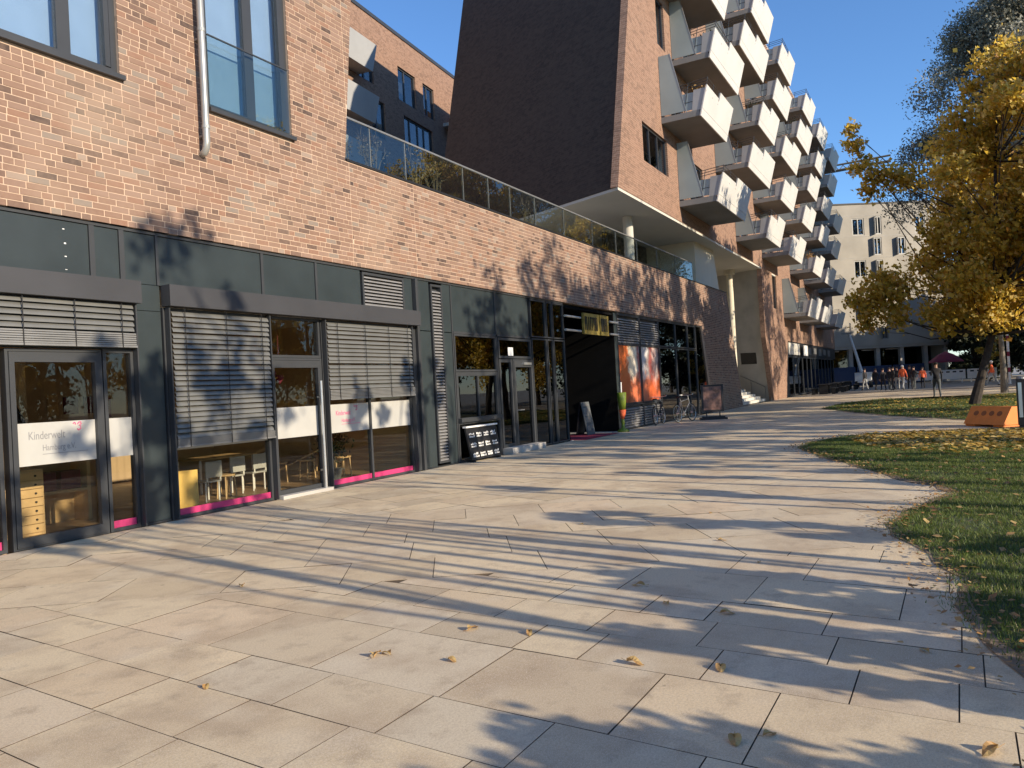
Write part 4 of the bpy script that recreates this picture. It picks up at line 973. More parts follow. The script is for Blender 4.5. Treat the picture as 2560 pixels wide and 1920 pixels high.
# ------------------------------------------------------------------ trees
def tree(name, label, foot, trunk, trunk_r, clusters, leaves, size, leafmat, bark='bark', group=None, twigs=5, sub=14, spread=.45, seed=1, shape=.42, limb_r=None):
    """trunk: points relative to the foot; clusters: (centre, radius) relative to the foot"""
    rr = random.Random(seed); rg = np.random.default_rng(seed)
    t = thing(name, label, 'tree', foot, group); F = Vector(foot)
    w = MB(); tp = [Vector(p) for p in trunk]; n = len(tp)
    w.tube([F+p for p in tp], [trunk_r*(1.25 if i == 0 else 1-.8*i/(n-1)) for i in range(n)], 10)
    tips = []
    for c, r in clusters:
        c = Vector(c); cand = [p for p in tp if p.z < c.z-.2 and p.z >= tp[-1].z*.17] or [tp[2]]
        s = cand[-1] if rr.random() < .6 else rr.choice(cand)
        mid = s.lerp(c, .5)+Vector((rr.uniform(-.2, .2), rr.uniform(-.2, .2), -.12*(c-s).length+rr.uniform(0, .3)))
        lr = limb_r or trunk_r*.42
        w.tube([F+s, F+mid, F+c], [lr, lr*.6, lr*.22], 6)
        for k in range(twigs):
            d = Vector((rr.gauss(0, 1), rr.gauss(0, 1), rr.gauss(.25, .9))).normalized()*r*rr.uniform(.5, 1.0); e = c+d
            st = mid.lerp(c, rr.uniform(.2, 1)); w.tube([F+st, F+st.lerp(e, .5)+Vector((0, 0, .05*r)), F+e], [lr*.22, lr*.13, lr*.05], 4)
        for k in range(sub):
            d = Vector((rr.gauss(0, 1), rr.gauss(0, 1), rr.gauss(0, 1))).normalized()*r*(rr.random()**.45); tips.append((c+d, r))
    w.build('trunk', M[bark], t)
    tot = sum(r*r for p, r in tips); P = []
    for p, r in tips:
        k = max(3, int(leaves*r*r/tot)); P.append(np.array(p)+rg.normal(0, spread*r*.55, (k, 3))*np.array([1, 1, .8]))
    P = np.concatenate(P); k = len(P)
    n0 = rg.normal(0, .62, (k, 3))+np.array([-.35, -.7, .45]); n0 /= np.linalg.norm(n0, axis=1)[:, None]     # leaves turn their faces to the light
    u = np.cross(n0, rg.normal(0, 1, (k, 3))); u /= np.linalg.norm(u, axis=1)[:, None]+1e-9; v = np.cross(n0, u)
    s = size*rg.uniform(.55, 1.3, k)[:, None]; nn = np.cross(u, v)*s*.18
    V = np.stack([P-u*s*.5, P+v*s*shape+nn, P+u*s*.5, P-v*s*shape+nn], 1)
    me = np_mesh('crown', V, 4, M[leafmat]); o = bpy.data.objects.new('crown', me); C.objects.link(o); o.parent = t
    return t
# golden tree: foot on the far lawn
rr = random.Random(5)
def lerp_tab(z, tab):
    for (z0, y0), (z1, y1) in zip(tab, tab[1:]):
        if z0 <= z <= z1: return y0+(y1-y0)*(z-z0)/(z1-z0)
    return tab[-1][1]
EDGE = [(3.0, 3.4), (3.7, 3.7), (5.0, 3.6), (5.8, 2.5), (6.4, 1.8), (8.8, 1.3), (9.4, 1.6), (10.6, 1.0), (12.3, -.1), (14.0, -1.6), (14.6, -2.2)]
cl = []
while len(cl) < 84:
    z = rr.uniform(3.3, 13.6); r_ = rr.uniform(.5, 1.05); yb = lerp_tab(z, EDGE)-r_*.8; x = rr.gauss(.4, 1.7); y = rr.uniform(-5.6, yb)
    if abs(x-.4) > 3.6*math.sin(math.pi*min(.95, max(.2, (z-2)/13.5))): continue
    if any((x-c[0][0])**2+(y-c[0][1])**2+(z-c[0][2])**2 < (.50*(r_+c[1]))**2 for c in cl): continue
    cl.append(((x, y, z), r_))
cl += [((.2, 3.85, 11.7), .34), ((.2, 3.75, 11.0), .42), ((.25, 3.5, 10.2), .46), ((.1, 3.0, 9.6), .5), ((.2, 3.3, 9.0), .4), ((0, 2.4, 9.4), .55), ((0, 1.8, 9.2), .6), ((0, 4.05, 4.5), .42), ((0, 3.5, 4.2), .6), ((.2, 3.0, 5.1), .6), ((0, 3.7, 3.6), .45), ((0, 2.6, 3.7), .6), ((.3, -1.7, 13.9), .4), ((.3, -.4, 12.6), .4)]
tree('golden_tree', 'leaning young tree with dense golden yellow leaves on the far lawn', (35.24, -1.13, 0), [(0, 0, 0), (.1, -.35, 1.3), (.3, -.75, 2.7), (.5, -1.0, 4.5), (.6, -1.1, 7), (.6, -1.2, 9.5), (.5, -1.4, 12)], .17, cl, 50000, .20, 'leaf_gold', seed=3, sub=18, spread=.56, twigs=3, limb_r=.045)
cl = []
for i in range(34):
    h = rr.uniform(3.6, 13); rad = 4.4*math.sin(min(1, max(.12, (h-2.4)/11.5))*math.pi*.93)**.7
    a = rr.uniform(0, 6.28); q = rad*math.sqrt(rr.random()); cl.append(((q*math.cos(a), 0+q*math.sin(a), h), rr.uniform(.8, 1.3)))
tree('golden_tree', 'second golden tree whose trunk leans in beside the litter post', (39.5, -4.9, 0), [(0, 0, 0), (0, .25, 1.3), (0, .45, 3), (0, .4, 5), (0, .3, 8), (0, .2, 11)], .2, cl, 36000, .21, 'leaf_gold', seed=4, sub=14, spread=.58, twigs=3, limb_r=.05)
# tall grey-green tree behind
cl = []
for i in range(230):
    h = 14+28*rr.random()**1.25; rad = 11.2*min(1, .6+(h-14)/6)*max(.05, 1-max(0, h-19)/25)**.8
    a = rr.uniform(0, 6.28); q = rad*math.sqrt(rr.uniform(.05, 1)); cl.append(((q*math.cos(a), q*math.sin(a), h), rr.uniform(1.1, 2.0)))
tree('tall_tree', 'very tall thin-leaved grey-green tree rising behind the golden tree', (75, -9.2, 0), [(0, 0, 0), (.1, 0, 5), (0, .1, 11), (.1, 0, 18), (0, 0, 26), (0, 0, 36), (0, 0, 42)], .5, cl, 250000, .27, 'leaf_grey', 'bark', seed=6, sub=14, spread=.6, shape=.26, twigs=6, limb_r=.08)
def rand_tree(foot, H, base, rad, n, leaves, size, lm, label, seed, tr=.14, bark='bark', group=None, lean=(0, 0), name='park_tree', spread=.5, twigs=5):
    q = random.Random(seed); c = []
    for i in range(n):
        h = q.uniform(base, H); r = rad*math.sin(min(1, max(.1, (h-base+.8)/(H-base+1)))*math.pi*.92)**.7; a = q.uniform(0, 6.28); d = r*math.sqrt(q.random())
        c.append(((lean[0]*h+d*math.cos(a), lean[1]*h+d*math.sin(a), h), q.uniform(.35, .6)*rad*.55))
    tr_pts = [(lean[0]*z+q.uniform(-.04, .04), lean[1]*z+q.uniform(-.04, .04), z) for z in (0, H*.12, H*.28, H*.45, H*.65, H*.85)]; tr_pts[0] = (0, 0, 0)
    return tree(name, label, foot, tr_pts, tr, c, leaves, size, lm, bark, group, seed=seed, sub=10, spread=spread, twigs=twigs)
# trees further back, on the right of the square
for i, (x, y, H, b_, r_, lab) in enumerate(((99, -3.6, 9, .4, 3.2, 'dark low tree filling the gap beside the pale building'), (112, -4, 14, .6, 5, 'dark spreading tree right behind the end of the pale building'), (98, -6.5, 12, .5, 4.5, 'dark dense tree touching the pale building'), (130, -14, 17, .6, 7, 'remote dark tree between the far crowns'), (110, -10, 15, .5, 6, 'dark round tree behind the striped pole'), (78, -13, 13, 2.5, 4.5, 'dark green tree behind the white barriers'), (92, -9, 11, 1.5, 4.5, 'low dark tree beside the pale building'), (105, -14, 18, 2, 7, 'broad dark tree far behind the square'), (88, -20, 16, 2, 6, 'dark bushy tree at the edge of the park'), (120, -8, 16, 1.5, 7, 'farthest dark tree behind the pale building'), (70, -17, 12, 2, 5, 'dark leafy tree behind the striped pole'))):
    rand_tree((x, y, 0), H, b_, r_, 22, 14000, .36, 'leaf_dark', lab, 40+i, .2, group='dark trees behind the square')
rand_tree((83, -4.0, 0), 5.2, 1.2, 1.1, 9, 1800, .2, 'leaf_gold', 'small slim golden tree beside the red parasol', 61, .06, name='small_tree')
rand_tree((48.8, -3.0, 0), 13, 5.5, 3.2, 16, 3200, .2, 'leaf_gold', 'slender pale-trunked tree with thin golden crown behind the lawn', 62, .16, 'bark_light')
# trees of the park beside the square: they throw the long shadows over the paving
PARK = [(3.36, -5.2, 7.7, 5.0, 1.0, 6, 110, .12)]
for i, (xx, r_) in enumerate(((5.08, .06), (5.30, .05), (5.55, .07), (5.90, .08), (6.14, .06), (6.40, .09), (6.72, .06), (7.15, .09), (9.7, .07), (10.15, .09), (11.35, .08), (12.0, .08), (13.0, .09), (13.9, .10), (14.6, .09))):
    yy = -4.6-.35*math.sin(i*2.1); H_ = 7.2+.6*math.sin(i*1.3); PARK.append((xx-.158*(2.3-yy), yy, H_, 5.2, .75, 4, 60, r_))
PARK += [(5.3, -7.3, 10.2, 6.9, 1.5, 8, 300, .07), (13.2, -9.5, 11.0, 5.6, 2.0, 12, 900, .12), (16.6, -12.5, 14.0, 6.0, 2.8, 16, 3200, .17), (21.0, -13.5, 15.0, 5.5, 3.2, 18, 3800, .18), (25.6, -12.0, 15.0, 4.6, 3.6, 22, 7000, .18), (29.4, -14, 17.0, 5.0, 3.3, 22, 7000, .2), (28.5, -8.5, 12, 4, 2.6, 16, 3600, .14), (19.5, -8.5, 11.0, 4.5, 2.0, 12, 1300, .10), (23.5, -7.5, 10.5, 4, 2.2, 12, 2600, .10),
         (9.0, -5.6, 4.4, 2.2, .38, 6, 600, .06), (10.9, -5.2, 4.0, 1.8, .35, 6, 500, .06), (12.2, -5.6, 5.0, 2.0, .5, 8, 1000, .06), (13.3, -5.4, 5.2, 2.0, .55, 8, 1200, .05), (14.1, -6.0, 5.6, 1.8, .6, 8, 1400, .05), (15.8, -6.4, 5.8, 1.8, .7, 9, 1800, .05), (17.5, -6.0, 5.9, 1.4, .8, 9, 1900, .05), (14.9, -6.3, 5.8, 2.0, .7, 9, 1400, .05), (16.6, -7.2, 6.6, 2.2, .9, 10, 2000, .06), (18.5, -6.2, 6.0, 1.6, .8, 10, 1800, .06), (20.2, -7.0, 6.4, 1.4, 1.0, 12, 2600, .07), (22.4, -5.6, 6.0, 1.2, 1.1, 12, 2800, .07), (24.9, -6.4, 6.6, 1.2, 1.1, 12, 2800, .07), (27.2, -5.6, 6.2, 1.2, 1.0, 12, 2600, .07), (30.6, -6.8, 6.8, 1.6, 1.0, 12, 2600, .07),
         (40, -17, 17, 5, 3.4, 20, 5200, .2), (48, -20, 18, 4, 4, 22, 6000, .2), (56, -13, 15, 2.5, 4.2, 24, 9000, .2), (64, -14, 16, 2.5, 4.4, 24, 9000, .2), (72, -12.5, 14, 2, 4.2, 24, 9000, .2), (81, -14, 15, 2, 4.4, 24, 9000, .2)]
for i, (x, y, H, b_, r_, n, lv, tr) in enumerate(PARK):
    rand_tree((x, y, 0), H, b_, r_, n, lv, .2, 'leaf_gold', 'slender park tree with thin autumn crown standing on the lawn', 80+i, tr, group='park trees along the square', twigs=4)
for i, (x, y, H, r_, lab) in enumerate(((7.15, -4.4, 3.35, .5, 'slim evergreen standing in for the unseen caster of a broad shadow'), (3.95, -3.0, 2.0, .55, 'low rounded bush on the near lawn'), (4.95, -3.2, 2.15, .55, 'rounded bush between the low bush and the slim evergreen'), (2.25, -3.3, 1.8, .75, 'smallest low bush at the corner of the lawn'))):  # slim evergreen added out of view to cast the broad shadow band
    rand_tree((x, y, 0), H, .25, r_, 22, 4500, .09, 'leaf_dark', lab, 140+i, .03, name='garden_bush', spread=.6)['category'] = 'bush'
for i, (x, y, H, r_) in enumerate(((73, -29, 31, 7), (80, -29, 32, 7))):
    rand_tree((x, y, 0), H, 4, r_, 30, 14000, .34, 'leaf_gold', 'tall broad park tree far across the lawn', 110+i, .35, group='tall park trees across the lawn')
for i in range(15):
    rand_tree((-45+i*9+2*math.sin(i*2.3), -46-5*math.sin(i*1.7), 0), 12.5+1.5*math.sin(i*3.1), .8, 5.6, 20, 3600, .42, ('leaf_dark', 'leaf_gold', 'leaf_dark')[i % 3], 'bushy tree in the row along the far side of the park', 160+i, .2, group='trees along the far side of the park')
MB().add([(-120, -200, -.03), (140, -200, -.03), (60, -32, -.03), (-120, -6.2, -.03)], [(0, 1, 2, 3)]).build('park_grass', M['grass_soil']); tag(bpy.data.objects['park_grass'], kind='structure')

# ------------------------------------------------------------------ things on the square
b = thing('menu_board', 'black chalkboard menu with rows of white writing below the kiosk hatch', 'sign', (15.05, 9.15, 0))
q = MB(); q.hexa([(14.40, 9.10, .05), (15.72, 9.10, .05), (15.72, 9.14, .05), (14.40, 9.14, .05)], [(14.40, 9.24, .76), (15.72, 9.24, .76), (15.72, 9.28, .76), (14.40, 9.28, .76)]); bd = q.build('board', M['black'], b)
q = MB(); q.box(14.38, 15.74, 9.20, 9.30, .765, .80); q.build('top_shelf', M['white'], b)
for x in (14.5, 15.6): q = MB(); q.box(x-.03, x+.03, 9.08, 9.30, .003, .05); q.build('foot', M['black'], b)
rr = random.Random(9)
for r_ in range(3):
    for c_ in range(4):
        q = MB(); x = 14.48+c_*.31; z = .60-r_*.22; 
        for k in range(2):
            xx = x
            while xx < x+.20:
                l = rr.uniform(.02, .05); hh = rr.uniform(.025, .05); zz = z-k*.055; y = 9.10+(zz-.05)*.197-.004; q.box(xx, xx+l, y, y+.003, zz, zz+hh); xx += l+.012
            if c_ == 0 and k: break
        q.build('writing', M['white'], bd)
# goblet-shaped advertising figure by the entrance
t = thing('drink_figure', 'tall goblet-shaped figure in lime and orange red by the entrance', 'advertising figure', (23.75, 9.12, 0))
MB().lathe((23.75, 9.12, 0), [(.20, .002), (.19, .05), (.06, .12), (.045, .28), (.07, .32), (.045, .36), (.045, .42)], 20).build('base', M['lime'], t, smooth=True)
MB().lathe((23.75, 9.12, .42), [(.05, 0), (.09, .12), (.12, .30)], 20).build('lower_cup', M['hiviz'], t, smooth=True)
MB().lathe((23.75, 9.12, .72), [(.105, 0), (.135, .28), (.155, .56), (.14, .565)], 20).build('upper_cup', M['lime'], t, smooth=True)
MB().tube([(23.73, 9.12, 1.28), (23.70, 9.10, 1.62)], .025, 8).build('straw', M['white'], t)
MB().box(20.4, 23.0, 9.0, 10.6, .0065, .016).build('entrance_mat', M['red_mat']); tag(bpy.data.objects['entrance_mat'], 'dark red door mat in the black entrance recess', 'mat')
t = thing('a_board', 'dark pavement board with pale printed lines inside the entrance', 'sign', (22.6, 9.9, 0))
q = MB(); q.hexa([(22.3, 9.75, .01), (22.9, 9.75, .01), (22.9, 9.78, .01), (22.3, 9.78, .01)], [(22.3, 9.93, 1.05), (22.9, 9.93, 1.05), (22.9, 9.96, 1.05), (22.3, 9.96, 1.05)]); bd = q.build('front_board', M['cloth_grey'], t)
q = MB(); q.hexa([(22.3, 10.14, .01), (22.9, 10.14, .01), (22.9, 10.17, .01), (22.3, 10.17, .01)], [(22.3, 9.965, 1.05), (22.9, 9.965, 1.05), (22.9, 9.995, 1.05), (22.3, 9.995, 1.05)]); q.build('rear_board', M['black'], t)
for z0, z1, x0, x1 in ((.92, .98, 22.36, 22.84), (.62, .86, 22.36, 22.84), (.40, .56, 22.38, 22.7), (.14, .30, 22.4, 22.6), (.2, .32, 22.64, 22.82)):
    y = 9.742+(z0+z1)*.5*.173; q = MB(); q.hexa([(x0, 9.747+(z0-.01)*.173-.004, z0), (x1, 9.747+(z0-.01)*.173-.004, z0), (x1, 9.75+z0*.173, z0), (x0, 9.75+z0*.173, z0)], [(x0, 9.747+(z1-.01)*.173-.004, z1), (x1, 9.747+(z1-.01)*.173-.004, z1), (x1, 9.75+z1*.173, z1), (x0, 9.75+z1*.173, z1)]); q.build('print', M['metal_grey'], bd)
# poster stand
t = thing('poster_stand', 'black framed pavement poster stand with dark poster before the brick pier', 'sign', (29.9, 7.75, 0))
ang = R(-68); ca, sa = math.cos(ang), math.sin(ang)
def ps(u, z, d=0): return (29.9+ca*u-sa*d, 7.75+sa*u+ca*d, z)
def pbox(mb, u0, u1, d0, d1, z0, z1): return mb.hexa([ps(u0, z0, d0), ps(u1, z0, d0), ps(u1, z0, d1), ps(u0, z0, d1)], [ps(u0, z1, d0), ps(u1, z1, d0), ps(u1, z1, d1), ps(u0, z1, d1)])
q = MB(); pbox(q, -.5, .5, -.28, .28, .002, .07); pbox(q, -.42, .42, -.2, .2, .071, .12); q.build('base', M['black'], t)
for u in (-.25, .25): q = MB(); pbox(q, u-.02, u+.02, -.02, .02, .121, .30); q.build('leg', M['black'], t)
q = MB(); pbox(q, -.42, -.35, -.03, .03, .30, 1.35); pbox(q, .35, .42, -.03, .03, .30, 1.35); pbox(q, -.35, .35, -.03, .03, .30, .37); pbox(q, -.35, .35, -.03, .03, 1.28, 1.35); q.build('frame', M['black'], t)
q = MB(); pbox(q, -.349, .349, -.015, .015, .371, 1.279); q.build('poster', plain('dark_poster', (.16,.09,.07), .4, var=.6, scale=5), t)

def bicycle(loc, rot, label, frame_mat):
    t = thing('bicycle', label, 'bicycle', (0, 0, 0)); W = .34
    def ring(cx, r, tr, n, name, mat, par):
        m = MB(); pts = [(cx+r*math.cos(2*math.pi*i/n), 0, W+r*math.sin(2*math.pi*i/n)) for i in range(n)]
        o_ = len(m.v)
        for i in range(n):
            a = 2*math.pi*i/n
            for k in range(6):
                b2 = 2*math.pi*k/6; rr_ = r+tr*math.cos(b2); m.v.append((cx+rr_*math.cos(a), tr*math.sin(b2), W+rr_*math.sin(a)))
        for i in range(n):
            for k in range(6): m.f.append((o_+i*6+k, o_+((i+1) % n)*6+k, o_+((i+1) % n)*6+(k+1) % 6, o_+i*6+(k+1) % 6)); m.m.append(0)
        return m.build(name, mat, par)
    for cx in (-.52, .52):
        w_ = ring(cx, .322, .017, 28, 'wheel', M['rubber'], t); ring(cx, .298, .009, 28, 'rim', M['steel'], w_)
        sp = MB()
        for i in range(16): a = i*math.pi/8; sp.tube([(cx+.03*math.cos(a+.6), .02*(-1)**i, W+.03*math.sin(a+.6)), (cx+.295*math.cos(a), 0, W+.295*math.sin(a))], .0016, 3)
        sp.tube([(cx, -.05, W), (cx, .05, W)], .02, 8); sp.build('spokes', M['steel'], w_)
    f = MB(); A = (-.52, W); Bk = (-.08, .30); S = (-.22, .78); H1 = (.36, .86); H2 = (.40, .70)
    g3 = lambda p, y=0: (p[0], y, p[1])
    f.tube([g3(Bk), g3(S)], .016, 8); f.tube([g3(S), g3(H1)], .016, 8); f.tube([g3(Bk), g3(H2)], .018, 8); f.tube([g3(H1), g3(H2)], .02, 8)
    for y in (-.04, .04): f.tube([g3(A, y), g3(Bk, y*.6)], .009, 6); f.tube([g3(A, y), g3(S, y*.4)], .009, 6); f.tube([g3(H2, y*.9), g3((.52, W), y*1.2)], .011, 6)
    f.build('frame', frame_mat, t)
    h_ = MB(); h_.tube([g3(H1), (.34, 0, 1.0)], .013, 8); h_.tube([(.22, -.29, 1.03), (.33, -.22, 1.02), (.36, 0, 1.0), (.33, .22, 1.02), (.22, .29, 1.03)], .012, 8); h_.build('handlebar', M['steel'], t)
    s_ = MB(); s_.tube([g3(S), (-.25, 0, .92)], .012, 8); s_.build('seat_post', M['steel'], t)
    s_ = MB(); s_.hexa([(-.38, -.08, .92), (-.10, -.02, .93), (-.10, .02, .93), (-.38, .08, .92)], [(-.38, -.07, .97), (-.10, -.015, .955), (-.10, .015, .955), (-.38, .07, .97)]); s_.build('saddle', M['black'], t)
    p_ = MB(); p_.tube([(-.08, -.06, .30), (-.08, .06, .30)], .05, 12); p_.tube([(-.08, .07, .30), (.05, .08, .20)], .01, 6); p_.tube([(-.08, -.07, .30), (-.21, -.08, .40)], .01, 6); p_.box(.0, .1, .07, .16, .19, .21); p_.box(-.26, -.16, -.16, -.07, .39, .41); p_.build('crank', M['steel'], t)
    k_ = MB(); k_.tube([(-.1, .05, .30), (-.16, .16, .0 + .01)], .008, 6); k_.build('kickstand', M['steel'], t)
    t.location = loc; t.rotation_euler = (R(-3), 0, R(rot)); return t
bicycle((28.7, 8.5, 0), -14, 'silver-grey bicycle parked before the shop window beside the poster stand', M['metal_grey'])
bicycle((27.3, 9.05, 0), 3, 'black bicycle leaning close along the dark shop window', M['black'])

# orange block and post on the lawn edge
t = thing('orange_block', 'orange wedge-shaped plastic block with four dark hollows on the leafy lawn', 'barrier block', (22.5, -1.15, .0))
U = Vector((21.9-23.4, -1.75+.45, 0)).normalized(); Vv = Vector((-U.y, U.x, 0)); O = Vector((22.75, -1.15, 0))
if Vv.x > 0: Vv = -Vv                                   # Vv points to the camera side
def ob(u, v, z): p = O+U*u+Vv*v; return (p.x, p.y, z)
q = MB(); L2_ = .62
q.add([ob(-L2_, .36, .06), ob(L2_, .36, .06), ob(L2_, -.36, .06), ob(-L2_, -.36, .06), ob(-L2_, .09, .50), ob(L2_, .09, .50), ob(L2_, -.09, .50), ob(-L2_, -.09, .50)], [(0, 1, 5, 4), (1, 2, 6, 5), (2, 3, 7, 6), (3, 0, 4, 7), (4, 5, 6, 7), (3, 2, 1, 0)])
q.build('body', M['orange'], t)
for u in (-.44, .44): q = MB(); q.hexa([ob(u-.15, .33, .010), ob(u+.15, .33, .010), ob(u+.15, -.33, .010), ob(u-.15, -.33, .010)], [ob(u-.15, .33, .06), ob(u+.15, .33, .06), ob(u+.15, -.33, .06), ob(u-.15, -.33, .06)]); q.build('foot', M['orange'], t)
for u in (-.36, -.12, .12, .36):
    q = MB(); n = 10; c0 = Vector(ob(u, .194, .331)); e1 = U; e2 = (Vector(ob(0, .09, .50))-Vector(ob(0, .36, .06))).normalized(); nn = e1.cross(e2).normalized()
    if nn.z < 0: nn = -nn
    q.add([tuple(c0+e1*.075*math.cos(6.283*i/n)+e2*.07*math.sin(6.283*i/n)+nn*.006) for i in range(n)]+[tuple(c0+e1*.075*math.cos(6.283*i/n)+e2*.07*math.sin(6.283*i/n)-nn*.004) for i in range(n)], [tuple(range(n))]+[(i, (i+1) % n, n+(i+1) % n, n+i) for i in range(n)]); q.build('hollow', M['orange_dark'], t)
t = thing('litter_post', 'dark steel post with a pale strip beside the orange block', 'post', (21.2, -1.63, 0))
q = MB(); q.box(21.13, 21.27, -1.71, -1.55, .0, .12); q.build('base', M['black'], t)
q = MB(); q.box(21.12, 21.28, -1.73, -1.53, .12, 1.18); pb_ = q.build('box', M['black'], t)
q = MB(); q.box(21.105, 21.119, -1.625, -1.555, .3, 1.10); q.build('pale_strip', M['steel'], pb_)
q = MB(); q.lathe((21.2, -1.63, 1.18), [(.10, 0), (.09, .04), (.04, .06)], 12); q.build('cap', M['metal_grey'], t)
t = thing('striped_pole', 'white pole with faint red bands in front of the dark trees', 'pole', (69, -4.6, 0))
MB().tube([(69, -4.6, 0), (69, -4.6, 4.6)], .09, 12).build('shaft', M['white'], t)
for z in (.9, 2.1, 3.3): MB().tube([(69, -4.6, z), (69, -4.6, z+.35)], .094, 12).build('band', M['red'], t)
# barriers
def barrier(x, y, label):
    t = thing('white_barrier', label, 'barrier', (x, y, 0), 'white barriers across the square')
    q = MB(); q.box(x-.04, x+.04, y-1.2, y+1.2, .35, 1.25); bd_ = q.build('board', M['white'], t)
    for k in range(4): q = MB(); q.box(x-.046, x-.041, y-1.0+k*.55, y-.7+k*.55, .98, 1.12); q.build('slot', M['black'], bd_)
    for s in (-1, 1): q = MB(); q.box(x-.25, x+.25, y+s*.9-.05, y+s*.9+.05, 0, .08); q.box(x-.035, x+.035, y+s*.9-.04, y+s*.9+.04, .08, .35); q.build('foot', M['white'], t)
for i, (x, y) in enumerate(((84.5, 1.6), (84.8, -.95), (85.0, -3.5))): barrier(x, y, ('white slotted barrier beside the group of dark-clad people', 'white slotted barrier in front of the red parasol', 'white slotted barrier farthest from the group, near the dark trees')[i])
t = thing('parasol', 'closed red market parasol behind the white barriers', 'parasol', (86.5, -.6, 0))
MB().tube([(86.5, -.6, 0), (86.5, -.6, 3.1)], .04, 8).build('pole', M['metal_grey'], t); MB().lathe((86.5, -.6, 2.0), [(1.55, 0), (1.5, .12), (.7, .75), (.05, 1.05)], 8).build('canopy', M['red'], t); MB().box(86.1, 86.9, -1.0, -.2, .0, .08).build('base', M['concrete'], t)
for i, (s, l) in enumerate(((-8.6, 4.0), (-4.4, 4.0), (-.2, 4.0), (4.0, 3.6))):
    q = MB(); fbox(q, s, s+l, -.6, -.5, .0, 2.1); o = q.build('hoarding', M['blue']); tag(o, 'blue site hoarding panel below the pale building', 'hoarding', 'blue hoarding panels')
# boom lift
t = thing('boom_lift', 'white telescopic boom lift raised at the end of the tower', 'lift', (80, 6.2, 0))
MB().tube([(80, 6.45, 1.5), (80, 6.9, 3.4), (80, 7.35, 5.2)], [.16, .13, .11], 8).build('boom', M['white'], t)
MB().box(79.2, 80.8, 5.6, 7.0, .5, 1.45).build('chassis', M['white'], t)
for x in (79.4, 80.6):
    for y in (5.7, 6.9): MB().tube([(x, y-.12, .36), (x, y+.12, .36)], .36, 14).build('wheel', M['rubber'], t)
q = MB(); q.box(79.5, 80.5, 7.2, 8.0, 5.2, 5.3); q.frame(79.5, 80.5, 5.3, 6.2, .05, 7.2, 7.25); q.build('basket', M['metal_grey'], t)
# crane far behind
t = thing('tower_crane', 'distant brown tower crane with its jib above the roofs', 'crane', (150, 20, 0))
q = MB()
for a in (-.8, .8):
    for c_ in (-.8, .8): q.tube([(150+a, 20+c_, 0), (150+a, 20+c_, 38)], .1, 4)
for k in range(19): z = k*2; q.tube([(149.2, 19.2, z), (150.8, 19.2, z+2)], .06, 4); q.tube([(149.2, 20.8, z), (149.2, 19.2, z+2)], .06, 4)
q.build('mast', M['twig'], t)
q = MB(); q.tube([(150, 26, 38.6), (150, 5.5, 38.9)], .18, 5); q.tube([(149.5, 26, 37.6), (149.5, 5.5, 37.9)], .14, 5); q.tube([(150.5, 26, 37.6), (150.5, 5.5, 37.9)], .14, 5)
for k in range(16): y = 26-k*1.28; q.tube([(150, y, 38.6), (149.5, y-.64, 37.7)], .07, 4); q.tube([(149.5, y-.64, 37.7), (150, y-1.28, 38.6)], .07, 4)
q.build('jib', M['twig'], t)
MB().box(149.3, 150.7, 10.2, 12.2, 36.6, 37.5).build('trolley', M['metal_grey'], t)
# dark terrace tables outside the shops
for i, (x, y) in enumerate(((62, 7.6), (66, 7.4), (70, 7.5), (74, 7.2))):
    t = thing('cafe_table', 'dark outdoor table with benches under the shop fascia', 'table', (x, y, 0), 'tables outside the far shops')
    MB().box(x-1, x+1, y-.4, y+.4, .70, .75).build('table_top', M['black'], t)
    for s in (-1, 1):
        MB().box(x+s*.8-.04, x+s*.8+.04, y-.3, y+.3, 0, .70).build('leg', M['black'], t); MB().box(x-1, x+1, y+s*.7-.15, y+s*.7+.15, .40, .45).build('bench', M['black'], t)
        for e in (-.8, .8): MB().box(x+e-.03, x+e+.03, y+s*.7-.12, y+s*.7+.12, 0, .40).build('leg', M['black'], t)

